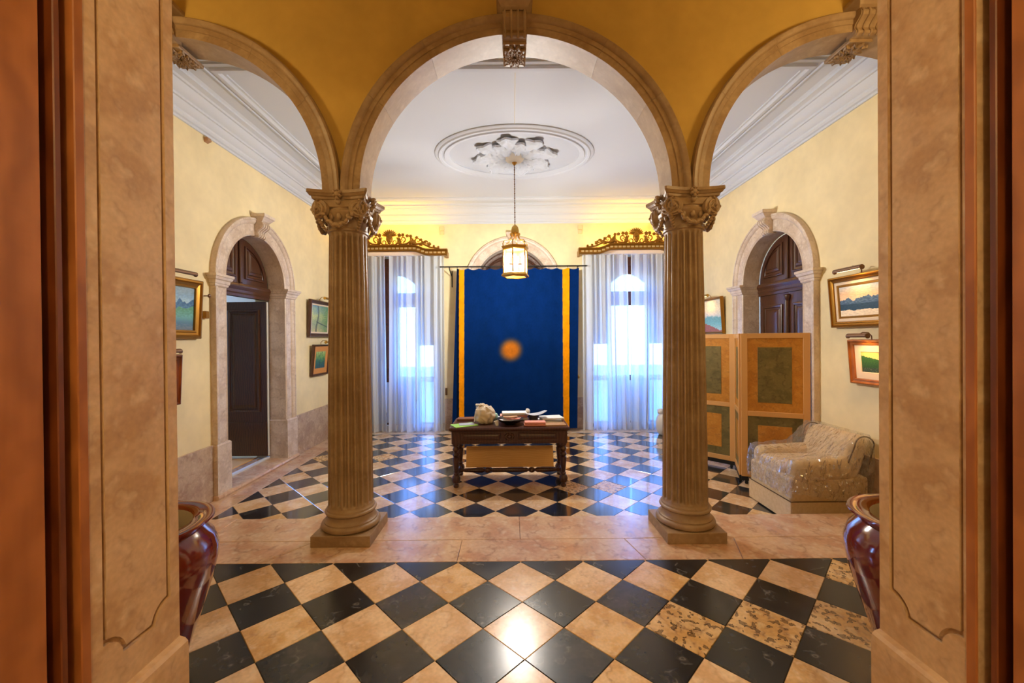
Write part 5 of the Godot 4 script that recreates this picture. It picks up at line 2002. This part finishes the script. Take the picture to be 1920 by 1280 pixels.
func art(kind: int) -> ImageTexture:
	var n := FastNoiseLite.new()
	n.seed = 200 + kind
	n.frequency = 0.02
	var f := FastNoiseLite.new()
	f.seed = 300 + kind
	f.frequency = 0.07
	return picture(160, func(x, y, _i):
		var u: float = x / 159.0
		var v: float = y / 159.0
		var g := f.get_noise_2d(x, y * 1.6)
		var w := n.get_noise_2d(x, y)
		var r := n.get_noise_1d(x * 1.4)
		var col := Color.WHITE
		if kind == 0:      # blue hills over green water
			col = ramp([[0.0, c8(150, 176, 190)], [0.2, c8(140, 180, 210)], [0.35, c8(170, 205, 220)]], v + w * 0.1)
			if v > 0.34 + r * 0.16:
				col = c8(64, 112, 160).lerp(c8(96, 150, 176), clampf(v * 2 - 0.6 + g, 0, 1))
			if v > 0.52 + r * 0.08 + (0.5 - u) * 0.12:
				col = ramp([[0.5, c8(96, 160, 130)], [0.7, c8(110, 176, 176)], [0.85, c8(86, 130, 160)], [1.0, c8(120, 130, 140)]], v + g * 0.08)
		elif kind == 1:    # pale trees by a path
			col = ramp([[0.0, c8(120, 160, 180)], [0.4, c8(196, 210, 150)], [0.7, c8(150, 170, 140)], [1.0, c8(200, 190, 140)]], v + w * 0.25)
			col = col.lerp(c8(88, 140, 92), clampf((u - 0.45) * 1.4 + g * 0.9, 0, 0.8))
			if absf(u - 0.36 - 0.06 * sin(v * 5.0)) < 0.03 + 0.02 * v:
				col = col.lerp(c8(70, 84, 90), 0.7)
			if absf(v - 0.62 - 0.25 * (u - 0.3)) < 0.02 and u > 0.3:
				col = c8(72, 96, 96)
		elif kind == 2:    # dark green wood with light
			col = ramp([[0.0, c8(190, 210, 130)], [0.35, c8(110, 168, 96)], [0.6, c8(50, 112, 96)], [1.0, c8(40, 84, 110)]], v + g * 0.25 + w * 0.2)
			if sin(u * 31.0 + w * 4.0) > 0.8:
				col = col.lerp(c8(30, 60, 60), 0.6)
		elif kind == 3:    # lake with mountains
			col = ramp([[0.0, c8(206, 220, 228)], [0.3, c8(244, 206, 164)], [0.42, c8(248, 214, 176)]], v + (0.5 - u) * 0.12)
			var top := 0.40 + (0.5 - u) * 0.12 + r * 0.14
			if v > top and v < 0.80 + r * 0.05:
				col = c8(58, 92, 130).lerp(c8(96, 128, 158), clampf(0.4 + g * 1.4 - (v - top), 0, 1))
				if v > 0.60:
					col = c8(34, 80, 112).lerp(c8(20, 58, 84), clampf(0.5 + g, 0, 1))
			elif v >= 0.80 + r * 0.05:
				col = c8(246, 232, 206)
		elif kind == 4:    # small green bank
			col = ramp([[0.0, c8(226, 206, 120)], [0.3, c8(210, 206, 140)]], v)
			if v > 0.18 + u * 0.22 + g * 0.06:
				col = c8(60, 116, 52).lerp(c8(34, 74, 48), clampf(v + g, 0, 1))
			if v > 0.78:
				col = c8(46, 70, 60).lerp(c8(150, 150, 120), clampf(g, 0, 1))
		else:              # seashore under a bright sky
			col = ramp([[0.0, c8(232, 222, 186)], [0.3, c8(244, 232, 196)], [0.5, c8(212, 214, 206)], [0.56, c8(110, 170, 176)], [0.75, c8(120, 190, 196)], [1.0, c8(180, 214, 210)]], v + w * 0.08)
			if v > 0.66 + u * 0.34 + g * 0.05:
				col = c8(186, 110, 84).lerp(c8(140, 84, 70), clampf(0.5 + g, 0, 1))
		var k := 1.0 + g * 0.12
		return Color(col.r * k, col.g * k, col.b * k))


func hang(label: String, side: float, d0: float, d1: float, y0: float, y1: float, tilt: float, fm: String, fw: float, inner: Array, kind: int, lamp: Array) -> void:
	# side -1: wall of the open door, +1: wall of the screen
	var basis_ := Basis(Vector3(0, 0, -1), Vector3.UP, Vector3.RIGHT) if side < 0 else Basis(Vector3(0, 0, 1), Vector3.UP, Vector3.LEFT)
	var w := d1 - d0
	var h := y1 - y0
	var wx := -3.15 if side < 0 else 3.24
	var P := thing("painting", label, "painting", V(wx, y0, (d0 + d1) / 2))
	P.basis = basis_
	var lean := Transform3D(Basis(Vector3.RIGHT, tilt), Vector3(0, 0, 0.012)) * at(Vector3(0, h / 2, 0))
	var st := ST()
	rect_mould(st, lean, w, h, [Vector2(0, -0.005), Vector2(0, 0.03), Vector2(fw * 0.12, 0.042), Vector2(fw * 0.3, 0.044), Vector2(fw * 0.45, 0.03), Vector2(fw * 0.7, 0.024), Vector2(fw * 0.8, 0.03), Vector2(fw * 0.95, 0.028), Vector2(fw, 0.014)])
	box(st, Vector3(0, 0, -0.002), Vector3(w - 0.004, h - 0.004, 0.006), 0.0, lean)
	put(st, "frame", M[fm], P)
	var k := fw
	for q in inner:
		st = ST()
		rect_mould(st, lean, w - 2 * k, h - 2 * k, [Vector2(0, 0.014), Vector2(0.002, q[2]), Vector2(q[1] - 0.003, q[2]), Vector2(q[1], 0.012)])
		put(st, "slip", M[q[0]], P)
		k += q[1]
	st = ST()
	var a := Vector2(w / 2 - k, h / 2 - k)
	facet(st, [lean * Vector3(-a.x, -a.y, 0.011), lean * Vector3(a.x, -a.y, 0.011), lean * Vector3(a.x, a.y, 0.011), lean * Vector3(-a.x, a.y, 0.011)], lean.basis.z, -1, [Vector2(0, 1), Vector2(1, 1), Vector2(1, 0), Vector2(0, 0)])
	put(st, "canvas", textured("art_%s" % label.md5_text().left(6), art(kind), 1.0, 0.5), P)
	if lamp.is_empty():
		return
	# brass picture lamp over the top edge: [length of shade, metal, energy]
	var ll: float = lamp[0]
	var ly := lean * Vector3(0, h / 2, 0)
	st = ST()
	tube(st, [ly + Vector3(0, -0.05, -0.004), ly + Vector3(0, 0.03, 0.0), ly + Vector3(0, 0.06, 0.03), ly + Vector3(0, 0.062, 0.08), ly + Vector3(0, 0.045, 0.115)], 0.005, 6)
	put(st, "lamp_arm", M[lamp[1]], P)
	st = ST()
	var shade := []
	for i in 11:
		var t := lerpf(-0.55, PI + 0.35, i / 10.0)
		shade.append(Vector2(cos(t), sin(t)) * 0.024)
	for i in 11:
		var t := lerpf(PI + 0.35, -0.55, i / 10.0)
		shade.append(Vector2(cos(t), sin(t)) * 0.021)
	var turn := Basis(Vector3(0, 0, 1), Vector3(0, 1, 0), Vector3(-1, 0, 0))
	sweep(st, shade, [Transform3D(turn, ly + Vector3(ll / 2, 0.03, 0.125)), Transform3D(turn, ly + Vector3(-ll / 2, 0.03, 0.125))], true, false, true, 50.0)
	for s in [-1.0, 1.0]:
		lathe(st, [Vector2(0.0, 0.0), Vector2(0.022, 0.0), Vector2(0.022, 0.004), Vector2(0.0, 0.006)], 12, Transform3D(Basis(Vector3(0, 0, 1), -s * PI / 2), ly + Vector3(s * ll / 2, 0.03, 0.125)))
	put(st, "lamp_shade", M[lamp[1]], P)
	if lamp[2] > 0.0:
		st = ST()
		tube(st, [ly + Vector3(-ll * 0.4, 0.026, 0.125), ly + Vector3(ll * 0.4, 0.026, 0.125)], 0.008, 8)
		put(st, "lamp_bulb", M.warm_bulb, P)
		var l := SpotLight3D.new()
		l.name = "picture_light"
		l.light_color = Color(1.0, 0.74, 0.40)
		l.light_energy = lamp[2]
		l.light_size = 0.03
		l.spot_angle = 75.0
		l.spot_range = 6.0
		l.spot_attenuation = 2.0
		l.shadow_enabled = true
		P.add_child(l)
		l.position = ly + Vector3(0, 0.004, 0.122)
		l.rotation = Vector3(-1.35, 0, 0)


func paintings() -> void:
	hang("gilt-framed landscape of blue hills beside the open door", -1, 3.36, 4.105, 1.545, 2.12, 0.05, "gilt", 0.085, [], 0, [0.3, "bronze_lamp", 0.0])
	hang("small picture hanging below the gilt-framed blue hills", -1, 3.36, 3.835, 0.93, 1.40, 0.05, "wood_frame", 0.05, [["mat_board", 0.05, 0.016]], 4, [0.2, "bronze_lamp", 0.12])
	hang("dark-framed picture of pale trees hanging above the ochre-mounted one", -1, 6.29, 7.02, 1.575, 2.165, 0.06, "wood_dark", 0.06, [["mat_board", 0.025, 0.02]], 1, [0.2, "brass", 0.0])
	hang("small green woodland picture in an ochre mount and dark frame", -1, 6.37, 6.93, 0.96, 1.46, 0.09, "wood_dark", 0.03, [["mat_ochre", 0.085, 0.014]], 2, [0.2, "brass", 0.0])
	hang("gilt-framed picture of a blue mountain lake above the armchair", 1, 3.36, 4.075, 1.60, 2.09, 0.075, "gilt", 0.055, [["mat_board", 0.03, 0.018], ["gilt", 0.02, 0.014]], 3, [0.3, "bronze_lamp", 0.12])
	hang("wood-framed small green landscape in a cream mount above the armchair", 1, 3.40, 3.845, 1.075, 1.485, 0.075, "wood_door", 0.05, [["mat_board", 0.065, 0.016]], 4, [0.2, "bronze_lamp", 0.16])
	hang("seashore picture with a thin gilt frame behind the folding screen", 1, 6.16, 6.9, 1.57, 2.14, 0.06, "gilt", 0.035, [], 5, [0.3, "brass", 0.10])


func pots() -> void:
	for q in [[V(-1.668, 0, 1.80), "glossy oxblood ceramic pot beside the doorway jamb on the open door side"], [V(1.848, 0, 1.80), "glossy oxblood ceramic pot beside the doorway jamb on the armchair side"]]:
		var o := thing("ceramic_pot", q[1], "pot", q[0], 0.0, "oxblood pots in the hall")
		var st := ST()
		lathe(st, [Vector2(0.0, 0.0), Vector2(0.165, 0.0), Vector2(0.17, 0.01), Vector2(0.172, 0.04), Vector2(0.20, 0.14), Vector2(0.245, 0.28), Vector2(0.285, 0.42), Vector2(0.304, 0.51), Vector2(0.304, 0.56), Vector2(0.288, 0.61), Vector2(0.258, 0.645), Vector2(0.248, 0.658), Vector2(0.255, 0.672), Vector2(0.282, 0.69), Vector2(0.29, 0.698), Vector2(0.288, 0.705), Vector2(0.27, 0.706), Vector2(0.215, 0.70), Vector2(0.205, 0.692)], 64, Transform3D(), 0.0, TAU, 40.0)
		put(st, "body", M.oxblood, o)
		st = ST()
		lathe(st, [Vector2(0.205, 0.692), Vector2(0.20, 0.66), Vector2(0.22, 0.60), Vector2(0.0, 0.58)], 40)
		put(st, "inside", M.pot_inside, o)


func small_things() -> void:
	var o: Node3D
	var st: SurfaceTool
	for q in [[-1.255, "small cream wall box under the cornice towards the open door wall"], [1.285, "small cream wall box under the cornice towards the screen wall"]]:
		o = thing("junction_box", q[1], "wall box", V(q[0], 3.50, 7.55))
		st = ST()
		box(st, Vector3(0, 0.06, 0.015), Vector3(0.085, 0.075, 0.03), 0.004)
		put(st, "upper_box", M.box_white, o)
		st = ST()
		box(st, Vector3(0, -0.02, 0.012), Vector3(0.075, 0.07, 0.024), 0.004)
		put(st, "lower_box", M.box_white, o)
	o = thing("wall_knob", "round brass knob on the wall beside the blue banner", "wall knob", V(1.215, 0.815, 7.55))
	st = ST()
	lathe(st, [Vector2(0.0, 0.06), Vector2(0.025, 0.058), Vector2(0.04, 0.045), Vector2(0.04, 0.03), Vector2(0.02, 0.02), Vector2(0.03, 0.006), Vector2(0.034, 0.0)], 20, Transform3D(Basis(Vector3(1, 0, 0), Vector3(0, 0, 1), Vector3(0, -1, 0)), Vector3.ZERO))
	put(st, "brass_knob", M.brass, o)  # a round brass knob on the wall, purpose unknown
	o = thing("light_switch", "small dark switch beside the sheer curtain", "switch", V(-1.205, 0.56, 7.55))
	st = ST()
	box(st, Vector3(0, 0, 0.012), Vector3(0.035, 0.13, 0.024), 0.006)
	put(st, "switch", M.bronze_lamp, o)
	o = thing("door_chime", "small golden box on the wall beside the open door surround", "wall box", V(-3.15, 1.79, 4.20))
	st = ST()
	box(st, Vector3(0.02, 0, 0), Vector3(0.04, 0.075, 0.055), 0.006)
	put(st, "box", M.gilt, o)
	o = thing("coat_hook", "small metal hook on the wall above the golden box", "hook", V(-3.15, 1.985, 4.205))
	st = ST()
	tube(st, [Vector3(0, 0, 0), Vector3(0.05, 0, 0)], 0.006, 6)
	ellipsoid(st, at(Vector3(0.055, 0, 0)), Vector3(0.012, 0.02, 0.02))
	put(st, "hook", M.bronze_lamp, o)
	o = thing("wall_speaker", "little brown wedge fixed under the cornice on the open door wall", "speaker", V(-3.15, 3.55, 4.26))
	st = ST()
	box(st, Vector3(0.03, 0.045, 0), Vector3(0.06, 0.04, 0.06), 0.006, Transform3D(Basis(Vector3(0, 0, 1), 0.4), Vector3.ZERO))
	put(st, "body", M.brown_paper, o)
	o = thing("white_sack", "white plastic sack standing on the floor beside the sheer curtain", "sack", V(2.60, -0.15, 7.02))
	st = ST()
	lump(st, Vector3(0.12, 0.22, 0.11), 41, 0.12, 20, 16)
	put(st, "sack", M.white_plastic, o)
	st = ST()
	lump(st, Vector3(0.07, 0.05, 0.06), 43, 0.4, 14, 8)
	put(st, "gathered_top", M.white_plastic, o).position = Vector3(-0.03, 0.36, 0)
